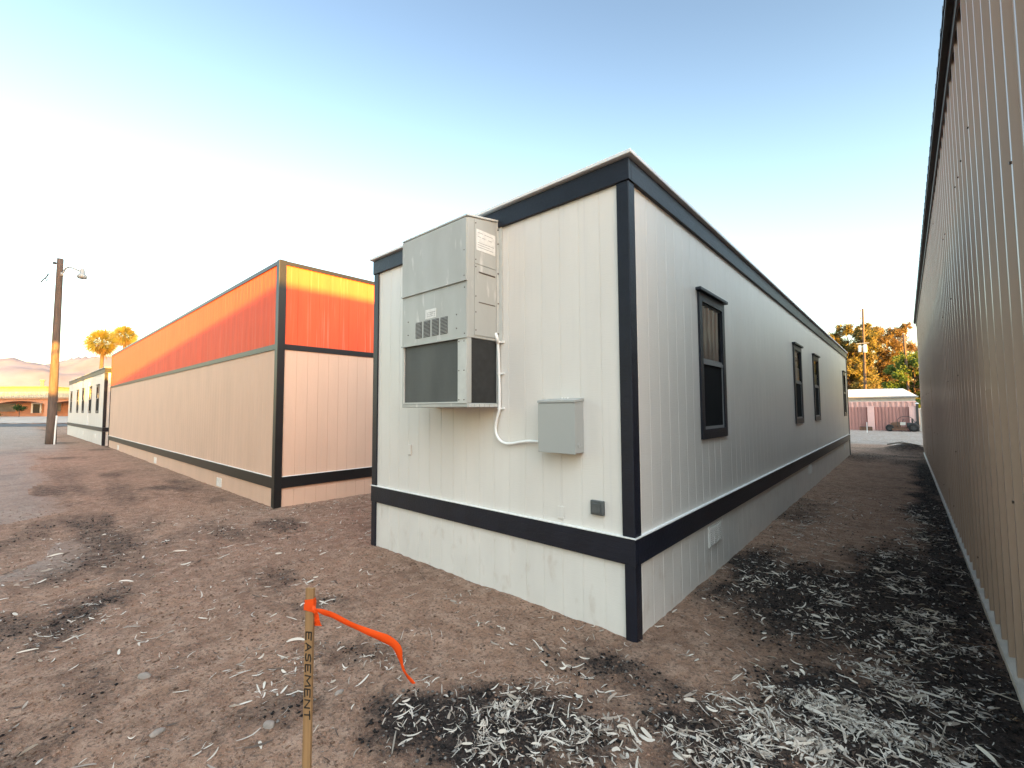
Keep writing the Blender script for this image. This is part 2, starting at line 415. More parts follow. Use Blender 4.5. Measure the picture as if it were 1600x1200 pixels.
def ground_material():
    mt = bpy.data.materials.new('dirt'); mt.use_nodes = True
    nt = mt.node_tree; N = nt.nodes; L = nt.links
    b = N['Principled BSDF']; b.inputs['Roughness'].default_value = .95; b.inputs['Specular IOR Level'].default_value = .15
    tc = N.new('ShaderNodeTexCoord')
    def noise(s, d=5, r=.6):
        n = N.new('ShaderNodeTexNoise'); n.inputs['Scale'].default_value = s; n.inputs['Detail'].default_value = d; n.inputs['Roughness'].default_value = r
        L.new(tc.outputs['Object'], n.inputs[0]); return n
    def rng_(src, a, c, lo=0, hi=1):
        r = N.new('ShaderNodeMapRange'); r.inputs[1].default_value = a; r.inputs[2].default_value = c; r.inputs[3].default_value = lo; r.inputs[4].default_value = hi
        L.new(src, r.inputs[0]); return r.outputs[0]
    def mix(f, a, c):
        x = N.new('ShaderNodeMix'); x.data_type = 'RGBA'; L.new(f, x.inputs['Factor'])
        for s, i in ((a, 6), (c, 7)):
            if isinstance(s, tuple): x.inputs[i].default_value = (*s, 1)
            else: L.new(s, x.inputs[i])
        return x.outputs[2]
    def math_(op, a, c):
        x = N.new('ShaderNodeMath'); x.operation = op
        for s, i in ((a, 0), (c, 1)):
            if isinstance(s, (int, float)): x.inputs[i].default_value = s
            else: L.new(s, x.inputs[i])
        x.use_clamp = False
        return x.outputs[0]
    n1 = noise(1.1); n2 = noise(7); n3 = noise(45); n4 = noise(160, 3)
    base = mix(rng_(n1.outputs[0], .35, .65), (.345,.200,.132), (.225,.130,.088))
    base = mix(rng_(n2.outputs[0], .42, .72), base, (.43,.28,.20))
    base = mix(rng_(n3.outputs[0], .51, .64, 0, .9), base, (.13,.085,.066))
    base = mix(rng_(n4.outputs[0], .60, .70, 0, .7), base, (.60,.46,.38))
    at = N.new('ShaderNodeAttribute'); at.attribute_name = 'dark'
    nd = noise(9, 6, .7); nd2 = noise(60, 4, .7)
    e = math_('ADD', at.outputs['Fac'], math_('MULTIPLY', math_('SUBTRACT', nd.outputs[0], .5), 1.25))
    e = math_('ADD', e, math_('MULTIPLY', math_('SUBTRACT', nd2.outputs[0], .5), .7))
    f = rng_(e, .20, .90, 0, .94)
    dk = mix(rng_(n3.outputs[0], .4, .7), (.030,.024,.022), (.012,.010,.010))
    dk = mix(rng_(n4.outputs[0], .60, .68, 0, .7), dk, (.12,.105,.098))
    c = mix(f, base, dk)
    ag = N.new('ShaderNodeAttribute'); ag.attribute_name = 'gravel'
    vor = N.new('ShaderNodeTexVoronoi'); vor.inputs['Scale'].default_value = 26; L.new(tc.outputs['Object'], vor.inputs[0])
    gcol = mix(rng_(vor.outputs['Color'], .1, .9), (.48,.415,.365), (.22,.185,.16))
    gcol = mix(rng_(n2.outputs[0], .42, .62), gcol, (.30,.22,.175))
    gcol = mix(rng_(n1.outputs[0], .5, .7, 0, .6), gcol, (.20,.15,.125))
    eg = math_('ADD', ag.outputs['Fac'], math_('MULTIPLY', math_('SUBTRACT', n2.outputs[0], .5), .5))
    c = mix(rng_(eg, .3, .7), c, gcol)
    L.new(c, b.inputs['Base Color'])
    prev = None
    for src, st, di in ((n2.outputs[0], .7, .05), (n3.outputs[0], 1.0, .02), (n4.outputs[0], .9, .006)):
        bp = N.new('ShaderNodeBump'); bp.inputs['Strength'].default_value = st; bp.inputs['Distance'].default_value = di
        L.new(src, bp.inputs['Height'])
        if prev: L.new(prev.outputs[0], bp.inputs['Normal'])
        prev = bp
    L.new(prev.outputs[0], b.inputs['Normal'])
    return mt
M['dirt'] = ground_material()
xf, yf = GX.ravel(), GY.ravel()
depf = xf*F2[0]+yf*F2[1]; latf = xf*RR[0]+yf*RR[1]
grav = np.maximum(sstep(24.5, 29, yf)*.95*(xf > -12), sstep(-14, -34, xf)*.62*sstep(3, 1, yf))
grav = np.maximum(grav, .55*sstep(-5.8, -7.5, xf)*sstep(1.4, .2, yf)*(vnoise(xf*.5, yf*1.5, 4) > .35))
g = np_mesh('dirt_ground', np.stack([xf, yf, GZ.ravel()], 1), gf, M['dirt'], attr={'dark': dark_mask(xf, yf), 'gravel': grav})
g.data.polygons.foreach_set('use_smooth', np.ones(len(gf), bool))
tag(g, kind='structure')

# ------------------------------------------------------------------ ground scatter
def area_points(n, x0, x1, y0, y1, dens):
    pts = []
    while len(pts) < n:
        x = rng.uniform(x0, x1, 4000); y = rng.uniform(y0, y1, 4000)
        k = rng.uniform(0, 1, 4000) < dens(x, y)
        pts += list(zip(x[k], y[k]))
    p = np.array(pts[:n]); return p[:, 0], p[:, 1]
def inside_building(x, y):
    return ((x < -1.56) & (x > -5.26) & (y > 3.15)) | (x > .44) & (y > 2.6) | ((x < -8.4) & (y > 3.12))

def octa(name, x, y, smin, smax, mats, mi, flat=.6, sink=.25):
    n = len(x); s = smin + (smax-smin)*rng.uniform(0, 1, n)**2.2
    base = np.array([(1,0,0),(0,1,0),(-1,0,0),(0,-1,0),(0,0,1),(0,0,-1)], float)
    v = base[None]*rng.uniform(.6, 1.15, (n, 6, 1))*s[:, None, None]
    v[:, :, 2] *= flat
    v[:, :, 0] *= rng.uniform(.7, 1.5, (n, 1))
    a = rng.uniform(0, 6.28, n); ca, sa = np.cos(a)[:, None], np.sin(a)[:, None]
    vx = v[:, :, 0]*ca - v[:, :, 1]*sa; vy = v[:, :, 0]*sa + v[:, :, 1]*ca
    vz = v[:, :, 2] + (ground_z(x, y) + s*flat*(1-2*sink))[:, None]
    V = np.stack([vx+x[:, None], vy+y[:, None], vz], 2).reshape(-1, 3)
    fb = np.array([(0,1,4),(1,2,4),(2,3,4),(3,0,4),(1,0,5),(2,1,5),(3,2,5),(0,3,5)])
    Fc = (fb[None] + (np.arange(n)*6)[:, None, None]).reshape(-1, 3)
    return np_mesh(name, V, Fc, mats, np.repeat(mi, 8))

M['clod'] = mat('dirt_clods', (.31,.19,.135), .95, var=.75, vscale=9, spec=.1)
M['mulch'] = mat('black_mulch', (.022,.018,.017), .9, var=.5, vscale=30, spec=.2)
M['pebble'] = mat('grey_pebbles', (.20,.18,.165), .85, var=.45, vscale=7, spec=.2)
dn = lambda x, y: np.where(inside_building(x, y), 0, (1-.7*dark_mask(x, y))*np.clip(2.2/(np.hypot(x, y)+.3), 0.04, 1))
x, y = area_points(22000, -12, .45, -.5, 12, dn)
tag(octa('soil_clods', x, y, .002, .015, M['clod'], np.zeros(len(x), int)), kind='stuff')
dn = lambda x, y: np.where(inside_building(x, y), 0, np.clip(dark_mask(x, y)*1.5-.45, 0, 1)*np.clip(2.5/(np.hypot(x, y)+.3), 0.06, 1))
x, y = area_points(16000, -10, .47, -.2, 22, dn)
mi = (rng.uniform(0, 1, len(x)) < .22).astype(int)
tag(octa('mulch_gravel', x, y, .004, .016, [M['mulch'], M['pebble']], mi, .7), kind='stuff')

LDENS = [(-1.72,1.95,.42,.30,.75,1.0),(-1.30,2.12,.25,.2,.4,.9),(-2.05,1.62,.25,.2,.7,.7),
         (-.30,3.00,.46,.40,.3,2.6),(-.66,2.50,.34,.24,0,1.5),(.0,3.6,.22,.45,.1,1.3),(.02,4.75,.20,.5,0,.9),(-.1,3.95,.25,.25,0,1.2),(-.55,5.0,.65,1.0,.2,.22),(-.15,6.2,.4,1.0,0,.28),(-1.2,5.2,.3,.9,0,.2),
         (.22,4.4,.2,.9,0,.45),(.1,8.2,.3,2.5,0,.22),(-1.2,7.4,.45,1.2,0,.2),(-2.9,1.5,.5,.4,.6,.22),(-5.2,.5,.7,.3,-.5,.12)]
def leaf_density(x, y):
    d = np.full_like(x, .030)
    for (cx, cy, rx, ry, a, wt) in LDENS:
        dx = x-cx; dy = y-cy; ca, sa = math.cos(a), math.sin(a)
        r2 = ((dx*ca+dy*sa)/rx)**2 + ((-dx*sa+dy*ca)/ry)**2
        d = np.maximum(d, wt*np.exp(-r2*1.1))
    d = d*(.25+1.5*sstep(.38, .62, fbm(x*5, y*5, 31, 3)))
    return np.where(inside_building(x, y), 0, d/3.0)
def litter(n):
    x, y = area_points(n, -9, .45, -.3, 11, leaf_density)
    K = 6
    ln = np.clip(rng.lognormal(-3.0, .6, n), .012, .17); wd = np.clip(rng.lognormal(-5.72, .5, n), .0012, .0085)*np.clip(ln/.05, .5, 1.2)
    bend = rng.normal(0, .42, n)*np.where(rng.uniform(0,1,n)<.25, 2.0, 1); curl = rng.normal(0, .006, n); a = rng.uniform(0, 6.28, n)
    lift = rng.uniform(.002, .014, n); tilt = rng.normal(0, .16, n); roll = rng.normal(0, .6, n)
    t = np.linspace(-.5, .5, K)
    th = a[:, None] + bend[:, None]*t[None]*1.6
    cx = np.cumsum(np.cos(th), 1); cy = np.cumsum(np.sin(th), 1)
    cx = (cx - cx.mean(1, keepdims=True))*ln[:, None]/K; cy = (cy - cy.mean(1, keepdims=True))*ln[:, None]/K
    px, py = x[:, None]+cx, y[:, None]+cy
    zz = ground_z(x, y)[:, None] + lift[:, None] + curl[:, None]*(2*t[None])**2 + tilt[:, None]*t[None]*ln[:, None]
    zz = np.maximum(zz, ground_z(px, py)+.0015)
    prof = np.sqrt(np.clip(1-(2*t*.93)**2, .05, 1))
    hw = wd[:, None]*prof[None]
    nxv, nyv = -np.sin(th), np.cos(th)
    rise = np.sin(roll)[:, None]*hw; cr = np.cos(roll)[:, None]
    A = np.stack([px+nxv*hw*cr, py+nyv*hw*cr, zz+np.abs(rise)+rise], 2)
    C = np.stack([px, py, zz-hw*.25+np.abs(rise)], 2)
    B = np.stack([px-nxv*hw*cr, py-nyv*hw*cr, zz+np.abs(rise)-rise], 2)
    V = np.stack([A, C, B], 2).reshape(-1, 3)          # n,K,3
    q = []
    for k in range(K-1):
        q += [(3*k, 3*k+1, 3*k+4, 3*k+3), (3*k+1, 3*k+2, 3*k+5, 3*k+4)]
    q = np.array(q); Fc = (q[None] + (np.arange(n)*3*K)[:, None, None]).reshape(-1, 4)
    r = rng.uniform(0, 1, n); mi = np.where(r < .50, 0, np.where(r < .80, 1, 2))
    o = np_mesh('leaf_litter', V, Fc, [M['litter_pale'], M['litter_mid'], M['litter_dark']], np.repeat(mi, len(q)))
    tag(o, kind='stuff')
litter(13000)
# far alley / lot litter, sparser
def rock(x, y, r, seed, label):
    rs = random.Random(seed)
    bm = bmesh.new(); bmesh.ops.create_icosphere(bm, subdivisions=3, radius=1)
    off = [Vector((rs.uniform(-1,1), rs.uniform(-1,1), rs.uniform(-1,1))).normalized() for _ in range(7)]
    for v in bm.verts:
        d = 1.0
        for k in off:
            d = min(d, .78/max(.2, v.co.normalized().dot(k)) if v.co.normalized().dot(k) > .5 else d)
        v.co = v.co*d
        v.co.x *= r*1.25; v.co.y *= r*.85; v.co.z *= r*.55
    for f in bm.faces: f.smooth = True
    me = bpy.data.meshes.new('stone'); bm.to_mesh(me); bm.free(); me.materials.append(M['rock'])
    o = bpy.data.objects.new('stone', me); COL.objects.link(o)
    o.location = (x, y, float(ground_z(x, y))+r*.08); o.rotation_euler = (0, 0, rs.uniform(0, 3))
    tag(o, label, 'stone', 'stones lying on the dirt')
rock(-3.097, .585, .032, 1, 'flat pale grey stone nearest the lower left corner, farthest from the wooden stake')
rock(-2.705, 1.011, .034, 2, 'grey stone half sunk in the dirt just left of the wooden stake')
rock(-3.822, .645, .040, 3, 'tan grey stone farthest of all from the orange ribbon, in the left dirt')
rock(-2.689, 1.408, .026, 4, 'small rounded stone under the orange ribbon right of the stake')

# ------------------------------------------------------------------ siding panels
def siding(u0, u1, z0, z1, place, spacing=.203, off=.1, gd=.004, gw=.0038, holes=()):
    """grooved sheet in (u, depth, z); place maps to xyz; holes: (ua, ub, za, zb)"""
    br = {}
    hs = [e for h in holes for e in h[:2]]
    k = 0
    while True:
        c = u0+off+k*spacing
        if c > u1-.02: break
        k += 1
        if any(abs(c-e) < .02 for e in hs): continue
        br[c-gw] = 0; br[c-gw*.55] = -gd; br[c+gw*.55] = -gd; br[c+gw] = 0
    br[u0] = 0; br[u1] = 0
    for e in hs: br[e] = 0
    us = sorted(br); zs = sorted({z0, z1} | {e for h in holes for e in h[2:]})
    mb = MB(); n = len(us)
    v = [place(u, br[u], z) for z in zs for u in us]; f = []
    for j in range(len(zs)-1):
        for i in range(n-1):
            um = (us[i]+us[i+1])/2; zm = (zs[j]+zs[j+1])/2
            if any(h[0] < um < h[1] and h[2] < zm < h[3] for h in holes): continue
            f.append((j*n+i, j*n+i+1, (j+1)*n+i+1, (j+1)*n+i))
    mb.add(v, f); return mb

# ------------------------------------------------------------------ office trailer (grooved white walls, navy trim)
def window(parent, y0, y1, z0, z1, place, kind):
    """place(u, d, z): u along wall, d outwards"""
    def pb(mb, u0, u1, d0, d1, za, zb):
        c = [place(u, d, z) for z in (za, zb) for (u, d) in ((u0,d0),(u1,d0),(u1,d1),(u0,d1))]
        mb.hexa(c)
    tw = .085
    fr = MB()
    pb(fr, y0, y0+tw, -.05, .022, z0, z1); pb(fr, y1-tw, y1, -.05, .022, z0, z1)
    pb(fr, y0+tw, y1-tw, -.05, .022, z0, z0+.10); pb(fr, y0+tw, y1-tw, -.05, .022, z1-.095, z1)
    wf = fr.build('window', M['navy'], parent)
    a, b, c, d = y0+tw, y1-tw, z0+.10, z1-.095
    mid = c+(d-c)*.51
    cap = MB(); pb(cap, y0-.045, y1+.045, -.001, .055, z1+.002, z1+.035)
    cap.build('drip_cap', M['navy'], wf, bevel=.004)
    s = MB(); e = .022
    pb(s, a, a+e, -.03, .009, c, mid); pb(s, b-e, b, -.03, .009, c, mid)
    pb(s, a+e, b-e, -.03, .009, c, c+.03); pb(s, a, b, -.03, .014, mid, mid+.035)
    pb(s, a+.004, b-.004, -.03, .006, mid+.035, mid+.06)
    s.build('sash', M['grey_sash'], wf)
    u = MB(); e = .016
    pb(u, a, a+e, -.045, .003, mid+.06, d); pb(u, b-e, b, -.045, .003, mid+.06, d); pb(u, a+e, b-e, -.045, .003, d-.02, d)
    u.build('upper_sash', M['navy'], wf)
    g1 = MB(); g1.quad(place(a, -.004, mid), place(b, -.004, mid), place(b, -.004, d), place(a, -.004, d)); g1.build('glass_pane', M['glass'], wf)
    sc = MB(); sc.quad(place(a, .001, c), place(b, .001, c), place(b, .001, mid), place(a, .001, mid)); sc.build('insect_screen', M['black_screen'], wf)
    if kind == 'curtain':
        cm = MB(); n = 90; rows = 8
        vs = []
        for j in range(rows+1):
            z = c+.2+(d-c-.2)*j/rows
            for i in range(n+1):
                t = i/n; uu = a-.02+(b-a+.04)*t
                dd = -.034 + .014*math.sin(t*2*math.pi*4.5+.6+.25*j/rows) + .004*math.sin(t*25+j*.2)
                vs.append(place(uu, dd, z))
        fs = [(j*(n+1)+i, j*(n+1)+i+1, (j+1)*(n+1)+i+1, (j+1)*(n+1)+i) for j in range(rows) for i in range(n)]
        cm.add(vs, fs); cm.build('curtain', M['curtain'], wf, smooth=True)
    elif kind == 'blind':
        cm = MB(); zt = mid+.06+(d-mid)*.40
        pb(cm, a-.02, b+.02, -.022, -.018, mid-.1, zt); cm.build('blind', M['blind'], wf)
    return wf

def trailer(name, loc, rz, W, L, H, zb, zt, grooves, side_windows, vents, on_side='right'):
    """near corner at the local origin: end wall runs to -x, long wall runs to +y (right)"""
    t = empty(name, loc, rz)
    holes = [(w_[0], w_[1], w_[2], w_[3]) for w_ in side_windows]
    end = lambda u, d, z: (-W+u, -d, z)
    sid = lambda u, d, z: (d, u, z)
    siding(0, W, zt-.02, H-.02, end, off=grooves).build('end_wall', M['white_siding'], t)
    siding(0, L, zt-.02, H-.02, sid, off=.13, holes=holes, gd=.0028, gw=.003).build('side_wall', M['white_siding'], t)
    siding(0, W, zt-.02, H-.02, lambda u, d, z: (-W+u, L+d, z), off=grooves).build('end_wall', M['white_siding'], t)
    siding(0, L, zt-.02, H-.02, lambda u, d, z: (-W-d, u, z), off=.13).build('side_wall', M['white_siding'], t)
    sk = siding(0, W, -.12, zb+.02, lambda u, d, z: (-W+u, .004-d, z), off=grooves)
    s2 = siding(0, L, -.12, zb+.02, lambda u, d, z: (d-.004, u, z), off=.13); sk.add(s2.v, s2.f)
    s2 = siding(0, L, -.12, zb+.02, lambda u, d, z: (-W+.004-d, u, z), off=.13); sk.add(s2.v, s2.f)
    s2 = siding(0, W, -.12, zb+.02, lambda u, d, z: (-W+u, L-.004+d, z), off=grooves); sk.add(s2.v, s2.f)
    sk.build('skirting', M['white_skirt'], t)
    p = .022
    for (lo, hi, pr, nm) in ((zb, zt, .024, 'trim_band'), (H-.175, H, .030, 'fascia')):
        b = MB()
        b.box(-W-pr, pr, -pr, .012, lo, hi); b.box(-.012, pr, .012, L-.012, lo, hi)
        b.box(-W-pr, -W+.012, .012, L-.012, lo, hi); b.box(-W-pr, pr, L-.012, L+pr, lo, hi)
        b.build(nm, M['navy'], t, bevel=.004)
    fl = MB(); fl.box(-W-.028, .028, -.028, .002, zt+.001, zt+.010); fl.box(-.002, .028, .002, L, zt+.001, zt+.010)
    fl.build('flashing', M['caulk'], t)
    for (cx, cy, sx, sy) in ((0,0,1,-1),(-W,0,-1,-1),(0,L,1,1),(-W,L,-1,1)):
        q = MB()
        for lo, hi, wd in ((zt+.011, H-.176, .088), (-.12, zb-.001, .075)):
            xa, xb = sorted((cx+sx*p*.85, cx-sx*wd)); ya, yb = sorted((cy+sy*p*.85, cy-sy*wd))
            q.box(xa, xb, ya, yb, lo, hi)
        q.build('corner_post', M['navy'], t, bevel=.005)
    r = MB(); ov = .065
    r.box(-W-ov, ov, -ov, L+ov, H+.012, H+.044)
    r.build('roof', M['white_metal'], t, bevel=.006)
    f = MB(); f.box(-W+.1, -.1, .1, L-.1, zt-.08, zt-.05); f.build('floor', M['interior'], t)
    f = MB(); f.box(-W/2-.05, -W/2+.05, .1, L-.1, zt-.05, H-.02); f.build('partition', M['interior'], t)
    for w_ in side_windows: window(t, w_[0], w_[1], w_[2], w_[3], sid, w_[4])
    for (u, z, n) in vents:
        v = MB()
        v.box(-.006, .006, u, u+.41, z-.105, z+.105)
        for k in range(3):
            for j in range(9):
                v.box(.006, .012, u+.02+k*.13, u+.13+k*.13, z-.09+j*.02, z-.09+j*.02+.011)
        v.build('skirt_vent', M['vent_white'], t)
    return t

CX, CY, W, L, H = -1.5802, 3.170, 3.66, 17.28, 3.7232
tr = trailer('office_trailer', (CX, CY, 0), 0, W, L, H, .5552, .7538, .155,
    [(1.53, 2.38, 1.42, 2.965, 'curtain'), (6.75, 7.60, 1.43, 2.965, 'blind'), (9.17, 10.02, 1.43, 2.965, 'blind'), (15.75, 16.55, 1.44, 2.965, 'blind')],
    [(1.67, .40, 3), (8.05, .42, 3), (15.3, .42, 3)])
tag(tr, 'white office trailer with navy blue trim, wall air conditioner end nearest the camera', 'trailer')
def on_end(px_, z_): return (px_-CX, 0, z_)
# weatherproof outlet and cover plates on the end wall (parts of the trailer)
o = MB(); o.box(-1.945-CX, -1.825-CX, -.030, 0, .890, 1.005); ob = o.build('outlet_cover', M['outlet'], tr, bevel=.006)
o = MB(); o.box(-1.922-CX, -1.85-CX, -.040, -.030, .905, .985); o.build('flap', M['outlet'], ob, bevel=.005)
o = MB(); o.box(-4.475-CX, -4.41-CX, -.016, 0, 1.205, 1.325); o.build('cover_plate', M['white_siding'], tr, bevel=.004)
o = MB(); o.box(-2.285-CX, -2.222-CX, -.008, 0, .80, .905); o.build('cover_plate', M['white_siding'], tr, bevel=.003)

# ------------------------------------------------------------------ wall air conditioner
AX0, AX1, AYF, AYB = -3.985, -2.970, 2.735, 3.165
ac = empty('wall_air_conditioner', ((AX0+AX1)/2, AYB, 1.76))
tag(ac, 'tall grey wall mounted air conditioner on the white trailer end wall', 'air conditioner')
ox, oy, oz = ac.location
def A(mb, name, m_, parent=ac, **k):
    mb.v = [(a-ox, b-oy, c-oz) for (a, b, c) in mb.v]
    return mb.build(name, m_, parent, **k)
c = MB()
c.hexa([(AX0,AYF,2.405),(AX1,AYF,2.405),(AX1,AYB,2.405),(AX0,AYB,2.405),(AX0,AYF,3.535),(AX1,AYF,3.535),(AX1,AYB,3.605),(AX0,AYB,3.605)])
c.box(AX0, AX1, AYF, AYB, 1.762, 1.80)                       # base pan
c.box(AX0, AX0+.025, AYF, AYB, 1.80, 2.405)                  # left side
c.box(AX1-.125, AX1, AYF, AYF+.055, 1.80, 2.405)             # front corner post
c.box(AX1-.03, AX1, AYB-.035, AYB, 1.80, 2.405)
c.box(AX0+.025, AX1-.03, AYB-.02, AYB, 1.80, 2.405)          # back
A(c, 'cabinet', M['hvac'], bevel=.006)
lid = MB()
lid.hexa([(AX0-.008,AYF-.012,3.536),(AX1+.010,AYF-.012,3.536),(AX1+.010,AYB,3.606),(AX0-.008,AYB,3.606),(AX0-.008,AYF-.012,3.555),(AX1+.010,AYF-.012,3.555),(AX1+.010,AYB,3.628),(AX0-.008,AYB,3.628)])
A(lid, 'top_cover', M['hvac_light'], bevel=.004)
def screws(mb, pts, nrm, r=.006):
    for p_ in pts: mb.cyl(p_, nrm, r, .004, 8, 1)
pn = MB(); pn.box(AX0+.004, AX1-.006, AYF-.012, AYF-.001, 2.945, 3.528)
screws(pn, [(AX1-.03, AYF-.0125, z) for z in (2.98, 3.22)], (0,-1,0))
A(pn, 'upper_panel', [M['hvac'], M['screw']], bevel=.003)
pn = MB(); pn.box(AX0+.004, AX1-.006, AYF-.006, AYF-.001, 2.412, 2.928); pn.box(AX0, AX1+.003, AYF-.022, AYF-.001, 2.929, 2.943); pn.box(AX0, AX1+.003, AYF-.018, AYF-.001, 2.398, 2.4115)
screws(pn, [(AX1-.03, AYF-.0065, 2.87), (AX1-.14, AYF-.0065, 2.63), (AX1-.14, AYF-.0065, 2.50), (AX0+.11, AYF-.0065, 2.52), (AX0+.11, AYF-.0065, 2.66), (AX1-.03, AYF-.0065, 2.44)], (0,-1,0))
mp_ = A(pn, 'middle_panel', [M['hvac'], M['screw']])
for (a_, b_) in ((-3.745,-3.642),(-3.612,-3.507),(-3.479,-3.373),(-3.347,-3.241)):
    v = MB(); v.box(a_, b_, AYF-.0075, AYF-.0062, 2.468, 2.634, 1)
    for j in range(12):
        z = 2.472+j*.0136; v.hexa([(a_+.003,AYF-.013,z),(b_-.003,AYF-.013,z),(b_-.003,AYF-.0076,z+.004),(a_+.003,AYF-.0076,z+.004),(a_+.003,AYF-.014,z+.003),(b_-.003,AYF-.014,z+.003),(b_-.003,AYF-.0076,z+.008),(a_+.003,AYF-.0076,z+.008)])
    A(v, 'vent_grille', [M['hvac'], M['hole']])
st = MB(); st.box(-3.584, -3.412, AYF-.0085, AYF-.0062, 2.650, 2.742)
rr = random.Random(3)
for j in range(3):
    for k in range(6):
        x0 = -3.555+k*.022+rr.uniform(0,.006); st.box(x0, x0+rr.uniform(.006,.016), AYF-.0095, AYF-.0086, 2.668+j*.018, 2.676+j*.018, 1)
A(st, 'badge', [M['paper'], M['ink']])
co = MB(); co.box(AX0+.027, AX1-.127, AYF+.012, AYF+.03, 1.802, 2.40)
cs = A(co, 'front_coil', M['coil'])
fr = MB()
fr.box(AX0+.0255, AX0+.036, AYF-.004, AYF+.011, 1.815, 2.396); fr.box(AX0+.0255, AX1-.126, AYF-.004, AYF+.011, 1.801, 1.814)
fr.box(AX1-.123, AX1-.008, AYF-.007, AYF-.0005, 1.80, 2.396)
for z in (1.83, 2.10, 2.37):
    for xx in (AX1-.105, AX1-.035): fr.cyl((xx, AYF-.0072, z), (0,-1,0), .006, .004, 8, 1)
A(fr, 'coil_frame', [M['hvac_light'], M['screw']])
co = MB(); co.box(AX1-.022, AX1-.010, AYF+.057, AYB-.037, 1.802, 2.40)
A(co, 'side_coil', M['coil_side'])
fl = MB()
for k in range(6): fl.box(AX1+.001, AX1+.006, AYF+.02+k*.066, AYF+.078+k*.066, 1.765, 1.79)
A(fl, 'base_clips', M['hvac_light'])
# side access panels
sp = MB(); sp.box(AX1+.001, AX1+.007, AYF+.085, AYB-.052, 2.435, 3.105); sp.box(AX1+.007, AX1+.011, AYF+.14, AYB-.07, 3.03, 3.042, 1); sp.box(AX1+.007, AX1+.010, AYF+.14, AYB-.07, 2.745, 2.752, 1)
screws(sp, [(AX1+.0072, yy, z) for yy in (AYF+.1,) for z in (2.48, 2.65, 2.80, 3.08)], (1,0,0))
A(sp, 'access_panel', [M['hvac'], M['screw']], bevel=.0)
sp = MB(); sp.box(AX1+.001, AX1+.006, AYF+.085, AYB-.052, 3.112, 3.535)
screws(sp, [(AX1+.0062, AYF+.1, z) for z in (3.15, 3.5)], (1,0,0))
A(sp, 'side_panel', [M['hvac'], M['screw']])
lb = MB(); lb.box(AX1+.0065, AX1+.0085, 2.842, 3.098, 3.245, 3.448)
for (ya, yb, za) in ((2.86,2.93,3.415),(2.95,3.06,3.412),(2.86,2.90,3.375),(2.92,2.96,3.373),(3.0,3.05,3.372),(2.86,3.08,3.318),(2.86,3.03,3.296),(2.86,3.07,3.274)):
    lb.box(AX1+.0086, AX1+.0091, ya, yb, za, za+.005, 1)
A(lb, 'rating_label', [M['paper'], M['ink']])
fg = MB(); fg.box(AX1+.001, AX1+.045, AYB-.012, AYB, 2.41, 3.66); fg.box(AX1+.001, AX1+.006, AYB-.045, AYB-.0125, 2.41, 3.60)
for z in (2.48, 2.78, 3.08, 3.38, 3.52): fg.cyl((AX1+.0065, AYB-.026, z), (1,0,0), .007, .006, 8, 1)
A(fg, 'mounting_flange', [M['hvac_light'], M['screw']])

# ------------------------------------------------------------------ electrical box and conduit
BX0, BX1, BYF, BYB, BZ0, BZ1 = -2.393, -2.011, 3.035, 3.168, 1.372, 1.815
eb = empty('electrical_box', ((BX0+BX1)/2, BYB, BZ0)); ox, oy, oz = eb.location
tag(eb, 'grey metal electrical disconnect box on the white end wall right of the air conditioner', 'electrical box')
def B(mb, name, m_, **k):
    mb.v = [(a-ox, b-oy, c-oz) for (a, b, c) in mb.v]; return mb.build(name, m_, eb, **k)
q = MB(); q.box(BX0+.006, BX1-.003, BYF+.012, BYB, BZ0+.006, BZ1-.006); B(q, 'body', M['ebox'], bevel=.004)
q = MB(); q.box(BX0, BX1, BYF, BYF+.0115, BZ0, BZ1-.022); B(q, 'front_cover', M['ebox'], bevel=.004)
q = MB(); q.hexa([(BX0-.004,BYF-.006,BZ1-.02),(BX1+.004,BYF-.006,BZ1-.02),(BX1+.004,BYB,BZ1-.005),(BX0-.004,BYB,BZ1-.005),(BX0-.004,BYF-.006,BZ1),(BX1+.004,BYF-.006,BZ1),(BX1+.004,BYB,BZ1+.018),(BX0-.004,BYB,BZ1+.018)]); B(q, 'top_lip', M['ebox'], bevel=.003)
q = MB(); q.lathe((BX1-.003, BYF+.06, BZ0+.07), [(.001,.004),(.010,.004),(.012,.001),(.016,.001),(.018,.004),(.021,.004),(.022,0)], 20, (1,0,0)); B(q, 'knockout', [M['ebox'], M['hole']])
q = MB()
for k in range(3): q.cyl((BX0+.17+k*.03, BYB-.01, BZ1+.014), (0,0,1), .006, .012, 8)
B(q, 'mounting_tabs', M['caulk'])
cd = empty('conduit', (-2.967, 3.13, 1.42)); ox, oy, oz = cd.location
tag(cd, 'white painted flexible conduit looping from air conditioner to electrical box', 'conduit')
P = [(-2.967,3.12,2.470),(-2.960,3.13,2.396),(-2.958,3.14,2.239),(-2.953,3.14,2.05),(-2.950,3.14,1.863),(-2.953,3.14,1.738),(-2.979,3.14,1.664),(-3.003,3.14,1.564),(-2.988,3.14,1.49),(-2.937,3.14,1.436),(-2.862,3.14,1.414),(-2.781,3.14,1.419),(-2.685,3.14,1.436),(-2.585,3.135,1.449),(-2.46,3.12,1.452),(-2.385,3.11,1.452)]
def catmull(P, n=6):
    P = [Vector(p) for p in P]; out = []
    for i in range(len(P)-1):
        a, b, c_, d = P[max(i-1,0)], P[i], P[i+1], P[min(i+2, len(P)-1)]
        for k in range(n):
            t = k/n; out.append(.5*((2*b)+(-a+c_)*t+(2*a-5*b+4*c_-d)*t*t+(-a+3*b-3*c_+d)*t**3))
    return out+[P[-1]]
q = MB(); q.tube([p-Vector((ox,oy,oz)) for p in catmull(P)], .0135, 12); q.build('tube', M['caulk'], cd, smooth=True)
